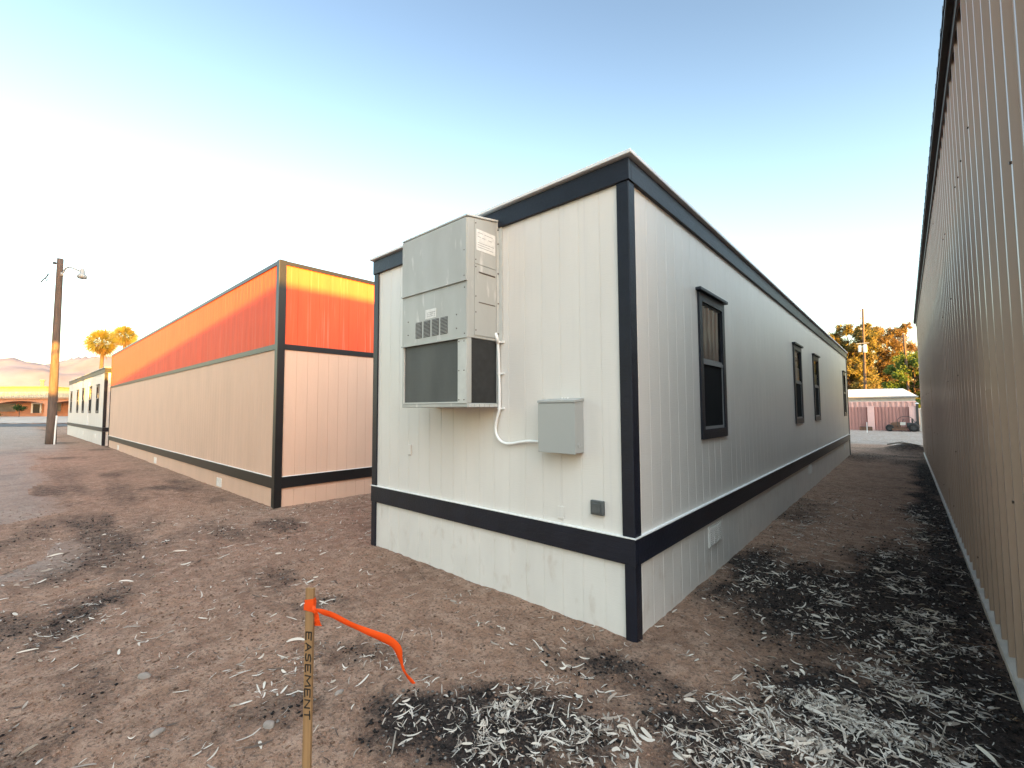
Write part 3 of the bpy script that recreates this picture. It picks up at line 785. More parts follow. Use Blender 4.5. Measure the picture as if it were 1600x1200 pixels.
q = MB(); q.tube([Vector(p)-Vector((ox,oy,oz)) for p in ((-3.0,3.10,2.47),(-2.967,3.105,2.475),(-2.962,3.12,2.435),(-2.960,3.13,2.385))], [.017,.019,.019,.018], 12); q.build('elbow_fitting', M['caulk'], cd, smooth=True)
for z in (2.40, 2.09, 1.75):
    q = MB(); q.tube([(-2.953-ox, 3.14-oy, z-oz-.010), (-2.953-ox, 3.14-oy, z-oz+.010)], .0175, 12); q.box(-2.953-ox, -2.905-ox, 3.155-oy, 3.168-oy, z-oz-.009, z-oz+.009)
    q.build('strap', M['caulk'], cd)

# ------------------------------------------------------------------ orange and peach building
OX, OY, OL, OD, OH = -8.423, 3.146, 20.5, 9.0, 4.49
ob = empty('modular_building', (OX, OY, -.01))
tag(ob, 'long windowless modular building, orange red upper wall over peach lower wall, black trim', 'building')
def osid(z0, z1, nm, mt, d=0.0):
    a = siding(0, OL, z0, z1, lambda u, dd, z: (-OL+u, -dd-d, z), off=.11, gd=.006)
    b = siding(0, OD, z0, z1, lambda u, dd, z: (dd+d, u, z), off=.12, gd=.0045, gw=.0045); a.add(b.v, b.f)
    a.quad((-OL, 0, z0), (-OL, OD, z0), (-OL, OD, z1), (-OL, 0, z1)); a.quad((-OL, OD, z0), (0, OD, z0), (0, OD, z1), (-OL, OD, z1))
    return a.build(nm, mt, ob)
osid(2.90, OH-.02, 'upper_wall', M['orange'])
osid(.53, 2.90, 'lower_wall', M['tan_siding'])
osid(-.2, .40, 'skirting', M['tan_siding'], -.006)
for lo, hi, pr, nm in ((.354, .553, .022, 'base_band'), (2.855, 2.955, .018, 'middle_band'), (OH-.075, OH, .022, 'top_cap')):
    b = MB(); b.box(-OL-pr, pr, -pr, .01, lo, hi); b.box(-.01, pr, .01, OD-.01, lo, hi); b.box(-OL-pr, -OL+.01, .01, OD-.01, lo, hi); b.box(-OL-pr, pr, OD-.01, OD+pr, lo, hi)
    b.build(nm, M['black_trim'], ob, bevel=.004)
for (cx, cy, sx, sy) in ((0,0,1,-1),(-OL,0,-1,-1),(0,OD,1,1)):
    q = MB(); xa, xb = sorted((cx+sx*.030, cx-sx*.10)); ya, yb = sorted((cy+sy*.030, cy-sy*.10)); 
    if cx == -OL: xa, xb = -OL-.024, -OL+.012; ya, yb = -.024, .012
    q.box(xa, xb, ya, yb, -.2, OH+.004); q.build('corner_post', M['black_trim'], ob, bevel=.005)
fl = MB(); fl.box(-OL, -.1, -.025, .0, .554, .563); fl.box(0, .025, .1, OD, .554, .563); fl.build('flashing', M['caulk'], ob)
r = MB(); r.box(-OL+.02, -.02, .02, OD-.02, OH-.25, OH-.2); r.build('roof', M['white_metal'], ob)
for u in (3.02, 9.75, 17.4):
    v = MB()
    for k in range(3): v.box(-u-.34+k*.125, -u-.25+k*.125, -.006, .008, .045, .235)
    v.build('skirt_vent', M['vent_white'], ob)

# ------------------------------------------------------------------ second white trailer beyond
wt = empty('office_trailer', (-30.09, 3.037, 0), .016)
tag(wt, 'distant white office trailer with a row of narrow windows, beyond the orange building', 'trailer')
WL, WD, WH = 16.8, 4.2, 3.89
wins = [2.2, 5.05, 8.25, 11.1, 15.0]
holes = [(WL-s-.45, WL-s+.45, 1.62, 3.12) for s in wins]
siding(0, WL, .85, WH, lambda u, d, z: (-WL+u, -d, z), holes=holes).build('side_wall', M['white_siding'], wt)
siding(0, WD, .85, WH, lambda u, d, z: (d, u, z)).build('end_wall', M['white_siding'], wt)
q = MB(); q.quad((-WL,0,.8),(-WL,WD,.8),(-WL,WD,WH),(-WL,0,WH)); q.quad((-WL,WD,.8),(0,WD,.8),(0,WD,WH),(-WL,WD,WH)); q.build('rear_wall', M['white_siding'], wt)
sk = siding(0, WL, -.2, .8, lambda u, d, z: (-WL+u, .006-d, z)); s2 = siding(0, WD, -.2, .8, lambda u, d, z: (d-.006, u, z)); sk.add(s2.v, s2.f); sk.build('skirting', M['white_skirt'], wt)
for lo, hi, nm in ((.70, .90, 'trim_band'), (WH-.22, WH, 'fascia')):
    b = MB(); b.box(-WL-.025, .025, -.025, .01, lo, hi); b.box(-.01, .025, .01, WD, lo, hi); b.build(nm, M['navy'], wt)
for (cx, sx) in ((0, 1),):
    q = MB(); q.box(-.10, .022, -.022, .10, .905, WH-.225); q.box(-.10, .022, -.022, .10, -.2, .695); q.build('corner_post', M['navy'], wt)
r = MB(); r.box(-WL-.06, .06, -.06, WD+.06, WH+.01, WH+.06); r.build('roof', M['grey_metal'], wt)
q = MB(); q.box(-WL+.1, -.1, WD*.5, WD*.5+.05, .8, WH); q.build('partition', M['interior'], wt)
for s in wins: window(wt, -s-.45, -s+.45, 1.62, 3.12, lambda u, d, z: (u, -d, z), 'blind')
q = MB(); q.box(-5.62, -5.57, -.05, 0, .92, 3.4); q.build('downpipe', M['white_metal'], wt)
for s in (2.4, 7.5):
    v = MB()
    for k in range(3): v.box(-s-.3+k*.12, -s-.22+k*.12, -.006, .01, .3, .5)
    v.build('skirt_vent', M['vent_white'], wt)

# ------------------------------------------------------------------ tan ribbed steel building on the right
TX, TY0, TY1, TH = .490, 2.6, 23.95, 5.14
tb = empty('metal_building', (TX, TY0, 0))
tag(tb, 'tall tan ribbed steel building along the right side with dark eave', 'building')
def ribbed(u0, u1, z0, z1, place, sp=.305, rh=.034, rw=.032, rt=.016, minor=True):
    us = []
    u = u0
    us.append((u0, 0))
    k = 0
    while u0+.12+k*sp < u1-.05:
        c_ = u0+.12+k*sp
        us += [(c_-rw, 0), (c_-rt, rh), (c_+rt, rh), (c_+rw, 0)]
        if minor:
            for mo in (.102, .203):
                if c_+mo+.02 < u1: us += [(c_+mo-.018, 0), (c_+mo-.010, .004), (c_+mo+.010, .004), (c_+mo+.018, 0)]
        k += 1
    us.append((u1, 0)); n = len(us)
    mb = MB(); mb.add([place(a, d, z) for z in (z0, z1) for (a, d) in us], [(i, i+1, n+i+1, n+i) for i in range(n-1)])
    return mb
TL = TY1-TY0
wl = ribbed(0, TL, .055, TH, lambda u, d, z: (-d, u, z), minor=False)
k = 0
while .12+k*.305 < TL-.05:
    c_ = .12+k*.305
    for zi, z in enumerate((.35, 1.2, 2.1, 3.0, 3.9, 4.7)):
        if random.random() < .10: wl.cyl((-.034, c_+random.uniform(-.008,.008), z+random.uniform(-.03,.03)), (-1,0,0), .0085, .009, 7, 1)
    k += 1
wl.build('side_wall', [M['tan_metal'], M['screw']], tb)
ribbed(0, 12, .055, TH, lambda u, d, z: (u, -d, z)).build('end_wall', M['tan_metal'], tb)
q = ribbed(0, 12, .055, TH, lambda u, d, z: (u, TL+d, z)); q.quad((12,0,0),(12,TL,0),(12,TL,TH),(12,0,TH)); 
q.add([(0,TL-.02,TH),(12,TL-.02,TH),(6,TL-.02,TH+.75)],[(0,1,2)]); q.add([(0,.02,TH),(12,.02,TH),(6,.02,TH+.75)],[(0,1,2)]); q.build('rear_wall', M['tan_metal'], tb)
b = MB(); b.box(-.055, 12.05, -.05, TL+.04, -.25, .045); b.build('foundation', M['concrete'], tb, bevel=.004)
b = MB(); b.hexa([(-.045,-.03,.046),(-.002,-.03,.056),(-.002,TL,.056),(-.045,TL,.046),(-.045,-.03,.05),(-.002,-.03,.066),(-.002,TL,.066),(-.045,TL,.05)]); b.build('base_trim', M['concrete'], tb)
# corrugated roof sheets with the eave projecting 0.1 m
rf = MB()
us = [(-.06, 0)]; k = 0
while .12+k*.305 < TL-.05:
    c_ = .12+k*.305; us += [(c_-.05,0),(c_-.022,.042),(c_+.022,.042),(c_+.05,0)]; k += 1
us.append((TL+.08, 0)); n = len(us)
for (xa, za, xb, zb_) in ((-.115, TH-.02, 6, TH+.745), (6, TH+.745, 12.1, TH-.02)):
    rf.add([(x_, u, z_+d) for (x_, z_) in ((xa, za), (xb, zb_)) for (u, d) in us], [(i, i+1, n+i+1, n+i) for i in range(n-1)])
rf.add([(-.115, u, TH-.02+d+e) for e in (-.030, 0) for (u, d) in us], [(i, i+1, n+i+1, n+i) for i in range(n-1)])
rf.build('roof', M['brown_roof'], tb)
q = MB(); q.box(-.107, -.099, -.05, TL+.06, TH-.085, TH-.051); q.box(-.099, -.036, -.05, TL+.06, TH-.058, TH-.051); q.box(-.052, -.0365, -.04, TL+.05, TH-.17, TH-.0585); q.build('eave_trim', M['brown_roof'], tb)
q = MB(); q.box(-.012, .03, TL-.02, TL+.03, .06, TH-.06); q.build('corner_trim', M['brown_roof'], tb)

# ------------------------------------------------------------------ survey stake, lettering, ribbon
sk_ = empty('survey_stake', (-1.7768, .8035, 0), 0)
tag(sk_, 'wooden survey stake with hand lettered EASEMENT and orange tape, in the foreground dirt', 'stake')
# local frame: face normal towards the camera, turned so that a thin right side shows
ang = math.atan2(-.8035, 1.7768)+math.pi/2 + math.radians(-32)
sk_.rotation_euler = (0, 0, ang)
q = MB(); q.box(-.0165, .0165, -.0065, .0065, -.25, 1.0485); q.build('post', M['wood'], sk_, bevel=.0012)
# the wide face is local -y
GL = {'E': [[(1,0),(0,0),(0,1),(1,1)],[(0,.5),(.8,.5)]], 'A': [[(0,0),(.5,1),(1,0)],[(.2,.38),(.8,.38)]],
      'S': [[(1,.85),(.6,1),(.1,.85),(.1,.6),(.85,.42),(.95,.15),(.45,0),(0,.12)]], 'M': [[(0,0),(.08,1),(.5,.35),(.92,1),(1,0)]],
      'N': [[(0,0),(0,1),(1,0),(1,1)]], 'T': [[(.5,0),(.5,1)],[(-.05,1),(1.05,1)]]}
q = MB(); z = 1.0485-.168; rj = random.Random(5)
for ch in 'EASEMENT':
    cw = .040 if ch == 'M' else .029
    for stroke in GL[ch]:
        pts = []
        for (a, b_) in stroke:
            # reading downwards: letter x runs down, letter top faces +x
            pts.append((-.0105+.0225*b_+rj.uniform(-.0008,.0008), z-cw*a+rj.uniform(-.0008,.0008)))
        for (p0, p1) in zip(pts[:-1], pts[1:]):
            d = Vector((p1[0]-p0[0], p1[1]-p0[1])); l = max(d.length, 1e-5); d /= l; e = Vector((-d.y, d.x))*.0025; p0 = Vector(p0)-d*.0012; p1 = Vector(p1)+d*.0012
            c4 = [p0+e, p0-e, p1-e, p1+e]
            q.add([(v.x, -.0072, v.y) for v in c4]+[(v.x, -.0064, v.y) for v in c4], [(0,1,2,3),(0,4,5,1),(1,5,6,2),(2,6,7,3),(3,7,4,0)])
    z -= cw+.0115
q.build('lettering', M['marker'], sk_)
rb = empty('flagging_tape', (-1.7764, .8042, 1.0))
tag(rb, 'bright orange flagging tape knotted round the stake top, loose tail hanging right', 'tape')
ox, oy, oz = rb.location
def strip(mb, pts, width, wdir, th=.0006):
    pts = catmull(pts, 6); n = len(pts); v = []
    for i, p_ in enumerate(pts):
        t = i/(n-1)
        wv = Vector(wdir(t)); hw = width(t)/2
        tn = (pts[min(i+1,n-1)]-pts[max(i-1,0)]).normalized(); nn = tn.cross(wv).normalized()*th
        for s in (-1, 0, 1):
            v.append(p_+wv*hw*s+nn*(3.0*math.sin(t*31+1) if s == 0 else 2.4*math.sin(t*43+s*2))-Vector((ox,oy,oz)))
        for s in (1, 0, -1):
            v.append(p_+wv*hw*s-nn+nn*(3.0*math.sin(t*31+1) if s == 0 else 2.4*math.sin(t*43+s*2))-Vector((ox,oy,oz)))
    f = []
    for i in range(n-1):
        for k in range(6): f.append((i*6+k, i*6+(k+1)%6, (i+1)*6+(k+1)%6, (i+1)*6+k))
    mb.add(v, f)
R3 = Vector((RR[0], RR[1], 0))
tail = [(-1.760,.815,.966),(-1.752,.845,.948),(-1.7486,.8879,.9199),(-1.7427,.9516,.868),(-1.734,1.0165,.8205),(-1.7173,1.0825,.7751),(-1.7095,1.1314,.7376),(-1.7026,1.1597,.6965),(-1.7044,1.1746,.649),(-1.7062,1.1896,.6012),(-1.7031,1.2114,.56),(-1.6948,1.24,.5202)]
q = MB()
strip(q, tail, lambda t: .008+.014*sstep(.0,.12,t)+.015*sstep(.3,.5,t)-.026*sstep(.60,.80,t)+.004*sstep(.85,1,t), lambda t: (Vector((.1,.15,1)).normalized().lerp(Vector((.75,.66,.35)).normalized(), float(sstep(.52,.72,t)))).normalized())
q.build('long_tail', M['tape'], rb, smooth=True)
q = MB()
strip(q, [(-1.762,.812,.968),(-1.759,.820,.945),(-1.761,.824,.915),(-1.762,.829,.898)], lambda t: .012+.020*t, lambda t: R3)
q.build('short_tail', M['tape'], rb, smooth=True)
q = MB(); rm = Matrix.Rotation(ang, 3, 'Z')
for (za, zb_, sl, g_) in ((.982,1.006,.003,.0016),(.962,.985,-.004,.0026),(.970,.994,.006,.0034)):
    ring = [(-.0165-g_,-.0065-g_),(.0165+g_,-.0065-g_),(.0165+g_,.0065+g_),(-.0165-g_,.0065+g_)]
    v = []
    for zz, s in ((za, 1), (zb_, 1)):
        for i, (a, b_) in enumerate(ring):
            p_ = rm @ Vector((a, b_, 0)); v.append((p_.x-1.7768-ox, p_.y+.8035-oy, zz-oz+sl*(1 if a > 0 else -1)))
    q.add(v, [(0,1,5,4),(1,2,6,5),(2,3,7,6),(3,0,4,7)])
kn = rm @ Vector((.021, -.011, 0))
q.tube([(kn.x-1.7768-ox, kn.y+.8035-oy, .985-oz), (kn.x-1.7768-ox+.004, kn.y+.8035-oy, .972-oz), (kn.x-1.7768-ox+.008, kn.y+.8035-oy+.004, .960-oz)], [.005,.009,.006], 8)
q.build('knot', M['tape'], rb)

# ------------------------------------------------------------------ utility pole with street lamp, left
pl = empty('lamp_pole', (-33.81, 1.40, 0)); 
tag(pl, 'thick weathered wooden pole with a grey lamp on a curved arm, left lot', 'utility pole')
q = MB(); n = 14
q.tube([(.0+.02*math.sin(i*1.1), .0, -.3+i*(9.95+.3)/n) for i in range(n+1)], [.225-.013*i if i < 3 else .185-.0048*(i-3) for i in range(n+1)], 18)
q.build('pole', M['pole'], pl, smooth=True)
rx, ry = RR
q = MB(); q.tube([(rx*s, ry*s, z) for s, z in ((.10,9.12),(.22,9.25),(.30,9.42),(.48,9.50),(.70,9.44),(.95,9.33),(1.12,9.26))], .042, 8); q.box(.06, .16, .03, .15, 9.0, 9.2); q.build('lamp_arm', M['grey_metal'], pl, smooth=True)
q = MB(); q.lathe((rx*1.22, ry*1.22, 8.80), [(.001,.06),(.17,.06),(.22,.12),(.21,.22),(.16,.28),(.12,.31),(.11,.48),(.09,.54),(.08,.59),(.001,.60)], 18); q.build('lamp_head', M['grey_metal'], pl, smooth=True)
q = MB(); q.lathe((-rx*.30, -ry*.30, 9.66), [(.001,0),(.07,.01),(.09,.07),(.06,.12),(.001,.14)], 12); q.tube([(-rx*.05,-ry*.05,9.72),(-rx*.30,-ry*.30,9.72)], .02, 6); q.build('insulator', M['dark_metal'], pl)
q = MB(); q.tube([(-rx*.32,-ry*.32,9.70),(-rx*.5,-ry*.5,9.30),(-rx*.62,-ry*.62,9.10)], .006, 5)
q.tube([(-rx*.60,-ry*.60,9.15),(-rx*.70,-ry*.70,8.95),(-rx*.86,-ry*.86,8.84),(-rx*.98,-ry*.98,8.66)], .03, 7); q.tube([(-rx*.75,-ry*.75,8.90),(-rx*.68,-ry*.68,8.75),(-rx*.60,-ry*.60,8.84)], .022, 6); q.build('wire_clamp', M['dark_metal'], pl)
q = MB(); q.tube([(rx*.55, ry*.55-.25, -.1), (rx*.50, ry*.50-.2, .9), (rx*.42, ry*.42-.12, 1.5)], .035, 7)
q.build('guy_guard', M['white_paint'], pl)

# ------------------------------------------------------------------ arcade building across the road (local x = image right, y = away)
AR_ROT = math.atan2(RR[1], RR[0])
rest = empty('arcade_building', (F2[0]*68+RR[0]*-75, F2[1]*68+RR[1]*-75, .88), AR_ROT)
tag(rest, 'low salmon stucco arcade building with white framed door across the road', 'building')
q = MB(); q.box(-12, 12, 2.6, 3.0, -.6, 3.0); q.box(-12, 12, 3.0, 12, 2.3, 2.9); q.build('wall', M['salmon'], rest)
# front beam with shallow arches and piers
def arch_front(mb, x0, x1, zs, rise, ztop, y0, y1, n=20):
    for i in range(n):
        xa = x0+(x1-x0)*i/n; xb = x0+(x1-x0)*(i+1)/n
        za = zs+rise*(1-(2*i/n-1)**2); zb_ = zs+rise*(1-(2*(i+1)/n-1)**2)
        mb.add([(xa,y0,za),(xb,y0,zb_),(xb,y0,ztop),(xa,y0,ztop),(xa,y1,za),(xb,y1,zb_),(xb,y1,ztop),(xa,y1,ztop)], [(0,1,2,3),(4,7,6,5),(0,4,5,1),(3,2,6,7)])
q = MB()
for (a, b_) in ((-11.5,-5.1+.2),(-4.3,3.2),(4.0,11.5)): arch_front(q, a, b_, 1.95, .48, 2.75, .0, .5)
for (a, b_) in ((-4.9,-4.3),(3.2,4.0),(11.5,12)): q.box(a, b_, .0, .5, -.6, 2.75)
q.build('arcade', M['salmon'], rest)
q = MB(); q.box(-12.1, 12.1, -.25, .6, 2.76, 2.95); q.box(-12, 12, .6, 12, 2.92, 3.02); q.build('cornice', M['roof_tan'], rest)
q = ribbed(0, 24.2, 2.951, 3.85, lambda u, d, z: (-12.1+u, -.15-d*2-(3.85-z)*.12, z), sp=.38, rw=.10, rt=.06, minor=False); q.box(-12.1, 12.1, -.02, .5, 2.951, 3.80)
q.build('parapet', M['pale_fringe'], rest)
q = MB(); q.box(-12, .2, 3, 9, 3.02, 4.75); q.box(-12, .5, 2.6, 9.4, 4.75, 4.85); q.build('upper_storey', M['roof_tan'], rest)
q = MB(); q.lathe((-2.6, 5, 4.8), [(.22,0),(.22,1.0),(.34,1.05),(.34,1.2),(.001,1.25)], 10); q.build('chimney', M['roof_tan'], rest)
d = MB()
for a, b_, za, zb_ in ((-1.55,-1.30,0,2.2),(-.15,.10,0,2.2),(-1.30,-.15,1.98,2.2),(-1.30,-.15,0,.22)): d.box(a, b_, 2.5, 2.62, za, zb_)
do = d.build('door', M['white_paint'], rest)
d = MB(); d.box(-1.30, -.15, 2.56, 2.6, .22, 1.98); d.build('door_glass', M['dark_glass'], do)
for (a, b_) in ((1.1, 3.3), (4.4, 7.0), (-8.5, -3.9)):
    f = MB(); f.box(a, b_, 2.53, 2.62, .68, .80); f.box(a, b_, 2.53, 2.62, 2.1, 2.2); f.box(a, a+.1, 2.53, 2.62, .8, 2.1); f.box(b_-.1, b_, 2.53, 2.62, .8, 2.1)
    fo = f.build('window', M['salmon'], rest); g1 = MB(); g1.box(a+.1, b_-.1, 2.57, 2.59, .8, 2.1); g1.build('pane', M['pale_glass'], fo)
q = MB(); q.box(-12, 12, 2.35, 2.6, .0, .55); q.build('planter_wall', M['salmon'], rest)

# sheets for road and pavement in front of it
def band(name, d0, d1, lift, m_, l0=-130, l1=-40):
    nl, nd = 40, 8; V = []; Fc = []
    for j in range(nd+1):
        for i in range(nl+1):
            dd = d0+(d1-d0)*j/nd; ll = l0+(l1-l0)*i/nl; x_ = F2[0]*dd+RR[0]*ll; y_ = F2[1]*dd+RR[1]*ll
            V.append((x_, y_, float(ground_z(x_, y_))+lift))
    for j in range(nd):
        for i in range(nl): Fc.append((j*(nl+1)+i, j*(nl+1)+i+1, (j+1)*(nl+1)+i+1, (j+1)*(nl+1)+i))
    mb = MB(); mb.add(V, Fc); o_ = mb.build(name, m_, smooth=True); tag(o_, kind='structure'); return o_
M['asphalt'] = mat('asphalt', (.075,.075,.08), .85, var=.25, vscale=.6)
M['pave'] = mat('pale_pavement', (.40,.35,.31), .85, var=.15, vscale=.5)
band('road', 50, 60.3, .03, M['asphalt'])
band('pavement', 60.9, 70.4, .035, M['pave'])

# ------------------------------------------------------------------ foliage
def leaves_np(centers, per, spread, lmin, lmax, wr, up=.0, sph=None):
    C_ = np.repeat(np.asarray(centers, float), per, 0); n = len(C_)
    p = C_ + rng.normal(0, 1, (n, 3))*np.repeat(np.asarray(spread, float).reshape(-1, 1) if hasattr(spread, '__len__') else np.full((len(centers), 1), spread), per, 0)
    d = rng.normal(0, 1, (n, 3)); d[:, 2] += up; d /= np.linalg.norm(d, axis=1, keepdims=True)
    s = np.cross(d, rng.normal(0, 1, (n, 3))); s /= np.linalg.norm(s, axis=1, keepdims=True)
    ln = rng.uniform(lmin, lmax, (n, 1)); w_ = ln*wr
    V = np.stack([p-d*ln*.5, p+s*w_*.5, p+d*ln*.5, p-s*w_*.5], 1).reshape(-1, 3)
    return V, np.arange(n*4).reshape(n, 4)
def tree(name, base, height, blobs, trunk_r, per, leafm, lmin, lmax, wr, label, cat, group=None, clumps=14, clump_r=.42, trunk_top=.8, lean=(0,0), bark='bark'):
    t = empty(name, base); tag(t, label, cat, group)
    q = MB(); n = 9
    def tp(f_): return Vector((lean[0]*f_**1.5, lean[1]*f_**1.5, height*f_))
    q.tube([tp(i/n*trunk_top)+Vector((.08*math.sin(i*1.9), .08*math.cos(i*1.3), -.3 if i == 0 else 0)) for i in range(n+1)], [trunk_r*(1-.75*i/n) for i in range(n+1)], 9)
    cents = []; spr = []
    for (bx, by, bz, br) in blobs:
        fz = min(trunk_top*.97, max(.18, (bz-br*.7)/height*.9)); s0 = tp(fz); e0 = Vector((bx, by, bz))
        mid_ = (s0+e0)/2+Vector((random.uniform(-.3,.3), random.uniform(-.3,.3), -.2))
        q.tube([s0, mid_, e0], [trunk_r*.38, trunk_r*.22, trunk_r*.07], 6)
        for k in range(clumps):
            v = rng.normal(0, 1, 3); v /= np.linalg.norm(v); rr_ = br*rng.uniform(.45, 1.0); c_ = np.array([bx, by, bz])+v*rr_*np.array([1, 1, .72])
            cents.append(c_); spr.append(clump_r*br*rng.uniform(.25, .5))
            if k % 3 == 0: q.tube([e0, Vector(c_)], [trunk_r*.08, .012], 4)
    q.build('trunk', M[bark], t, smooth=True)
    V, Fc = leaves_np(cents, per, spr, lmin, lmax, wr)
    cr = np_mesh('crown', V, Fc, M[leafm]); cr.parent = t
    return t
R_T = random.Random(4)
def blobs(n, cx, cy, z0, z1, rx, r0, r1, prof=lambda t: 1.0):
    out = []
    for i in range(n):
        t = (i+.5)/n; z_ = z0+(z1-z0)*t; a = R_T.uniform(0, 6.28); rad = rx*prof(t)*math.sqrt(R_T.uniform(.05, 1)); out.append((cx+math.cos(a)*rad, cy+math.sin(a)*rad, z_, R_T.uniform(r0, r1)))
    return out
PG = 'pine trees beyond the white roofed home'
tree('pine_tree', (-5.6, 75, 0), 12.6, blobs(60, 0, 0, 2.4, 12.2, 3.1, .9, 1.6, lambda t: 1.0-.35*t**3), .30, 85, 'pine', .25, .55, .24, 'dense golden lit pine tree rising directly behind the far end of the white trailer', 'tree', PG, clumps=11)
tree('pine_tree', (-1.45, 80, 0), 13.1, blobs(50, 0, 0, 2.4, 12.7, 3.0, .7, 1.3, lambda t: .55+.6*abs(t-.35)), .22, 60, 'pine2', .24, .5, .22, 'open crowned orange lit pine tree between the two bare utility poles', 'tree', PG, clumps=9)
tree('pine_tree', (-3.8, 88, 0), 9.8, blobs(34, 0, 0, 1.6, 9.0, 2.9, .8, 1.3), .2, 60, 'pine2', .24, .5, .22, 'lower reddish pine tree in the gap between the two tall pines', 'tree', PG, clumps=9)
tree('pine_tree', (-11.5, 80, 0), 11.0, blobs(22, 0, 0, 3.0, 10.5, 2.8, .8, 1.4), .28, 70, 'pine', .25, .55, .24, 'pine tree hidden mostly behind the white trailer roof edge', 'tree', PG, clumps=10)
tree('pine_tree', (2.7, 97, 0), 12.5, blobs(28, 0, 0, 2.6, 11.8, 2.7, .8, 1.4), .2, 60, 'pine2', .24, .5, .22, 'farthest orange lit pine tree showing just left of the tan building', 'tree', PG, clumps=9)
tree('broadleaf_tree', (.75, 59, 0), 7.2, blobs(34, 0, 0, 2.2, 6.7, 1.7, .6, 1.0), .14, 70, 'green_leaf', .12, .26, .5, 'bright green leafy tree beside the tan building behind the pink fence', 'tree', None, clumps=11)

tree('pine_tree', (4.8, 53, 0), 9.5, blobs(30, 0, 0, 2.0, 9.0, 2.0, .7, 1.2), .26, 60, 'pine', .25, .55, .24, 'golden pine tree hidden behind the tan building, mirrored in the trailer windows', 'tree', PG, clumps=9)
# palms
def palm(base, height, r, label, seed):
    rs = random.Random(seed); t = empty('palm_tree', base); tag(t, label, 'palm tree', 'palm trees beyond the orange building')
    q = MB(); q.tube([(0.05*math.sin(i*.9), .04*math.cos(i*.7), -.3+height*i/10) for i in range(11)], [.30-.012*i for i in range(11)], 10); q.build('trunk', M['bark'], t, smooth=True)
    def fans(n, e0, e1, rl0, rl1):
        V = []; Fc = []
        for i in range(n):
            az = i*2.399+rs.uniform(-.2,.2); el = e0+(e1-e0)*((i+.5)/n)+rs.uniform(-.12,.12); ln = r*rs.uniform(rl0, rl1)
            d = Vector((math.cos(az)*math.cos(el), math.sin(az)*math.cos(el), math.sin(el)))
            side = d.cross(Vector((0,0,1))); side = side.normalized() if side.length > .01 else Vector((1,0,0)); nr = side.cross(d); ro = rs.uniform(-1.45,1.45); side, nr = side*math.cos(ro)+nr*math.sin(ro), nr*math.cos(ro)-side*math.sin(ro)
            o0 = Vector((0,0,height-.2)); mid_ = o0+d*ln*.45
            k0 = len(V); V += [o0+side*.02, o0-side*.02, mid_-side*.02, mid_+side*.02]; Fc.append((k0,k0+1,k0+2,k0+3))
            for b_ in range(9):
                a = (b_-4)/4*1.0; bd = (d*math.cos(a)+side*math.sin(a)+nr*rs.uniform(-.15,.15)).normalized(); bl = ln*.62*(1-.25*abs(a)); tip = mid_+bd*bl*1.1-Vector((0,0,bl*.16)); mp = mid_+bd*bl*.55; sd = bd.cross(nr).normalized()*.042*r*.5
                k0 = len(V); V += [mid_, mp+sd, tip, mp-sd]; Fc.append((k0,k0+1,k0+2,k0+3))
        return V, Fc
    V, Fc = fans(120, 1.45, -.8, .65, 1.05); mb = MB(); mb.add(V, Fc); mb.build('crown', M['palm'], t)
    V, Fc = fans(30, -.7, -1.35, .55, .9); mb = MB(); mb.add(V, Fc); mb.build('dead_skirt', M['palm_dead'], t)
palm((-84.35, 8.05, 0), 11.5, 2.4, 'taller palm tree with wide shaggy crown, left of the pair beyond the orange building', 2)
palm((-82.0, 10.1, 0), 12.4, 1.9, 'palm tree with narrower crown, right of the pair beyond the orange building', 5)

# bushes by the arcade
def bush(x_, d_, base_h, r, name, label, stem, cat):
    bx, by = F2[0]*d_+RR[0]*x_, F2[1]*d_+RR[1]*x_; z_ = float(ground_z(bx, by))
    t = empty(name, (bx, by, z_)); tag(t, label, cat)
    if stem:
        q = MB(); q.tube([(0,0,-.1),(.02,.01,base_h*.6),(0,0,base_h)], .05, 7); q.build('stem', M['bark'], t)
    cents = []; 
    for k in range(40):
        v = rng.normal(0, 1, 3); v /= np.linalg.norm(v); cents.append(np.array([0,0,base_h])+v*r*np.array([1,1,.62])*rng.uniform(.5,1))
    V, Fc = leaves_np(cents, 30, r*.16, .08, .18, .6); c_ = np_mesh('foliage', V, Fc, M['bush']); c_.parent = t
bush(-73.95, 66.5, 1.38, .66, 'topiary_bush', 'round clipped topiary on a thin stem right of the white framed door', True, 'bush')
bush(-78.1, 66.3, .9, .95, 'shrub', 'dark green shrub left of the white framed door at picture edge', False, 'shrub')
bush(-76.9, 66.0, .35, .5, 'low_shrub', 'small low shrub close beside the white framed door', False, 'shrub')

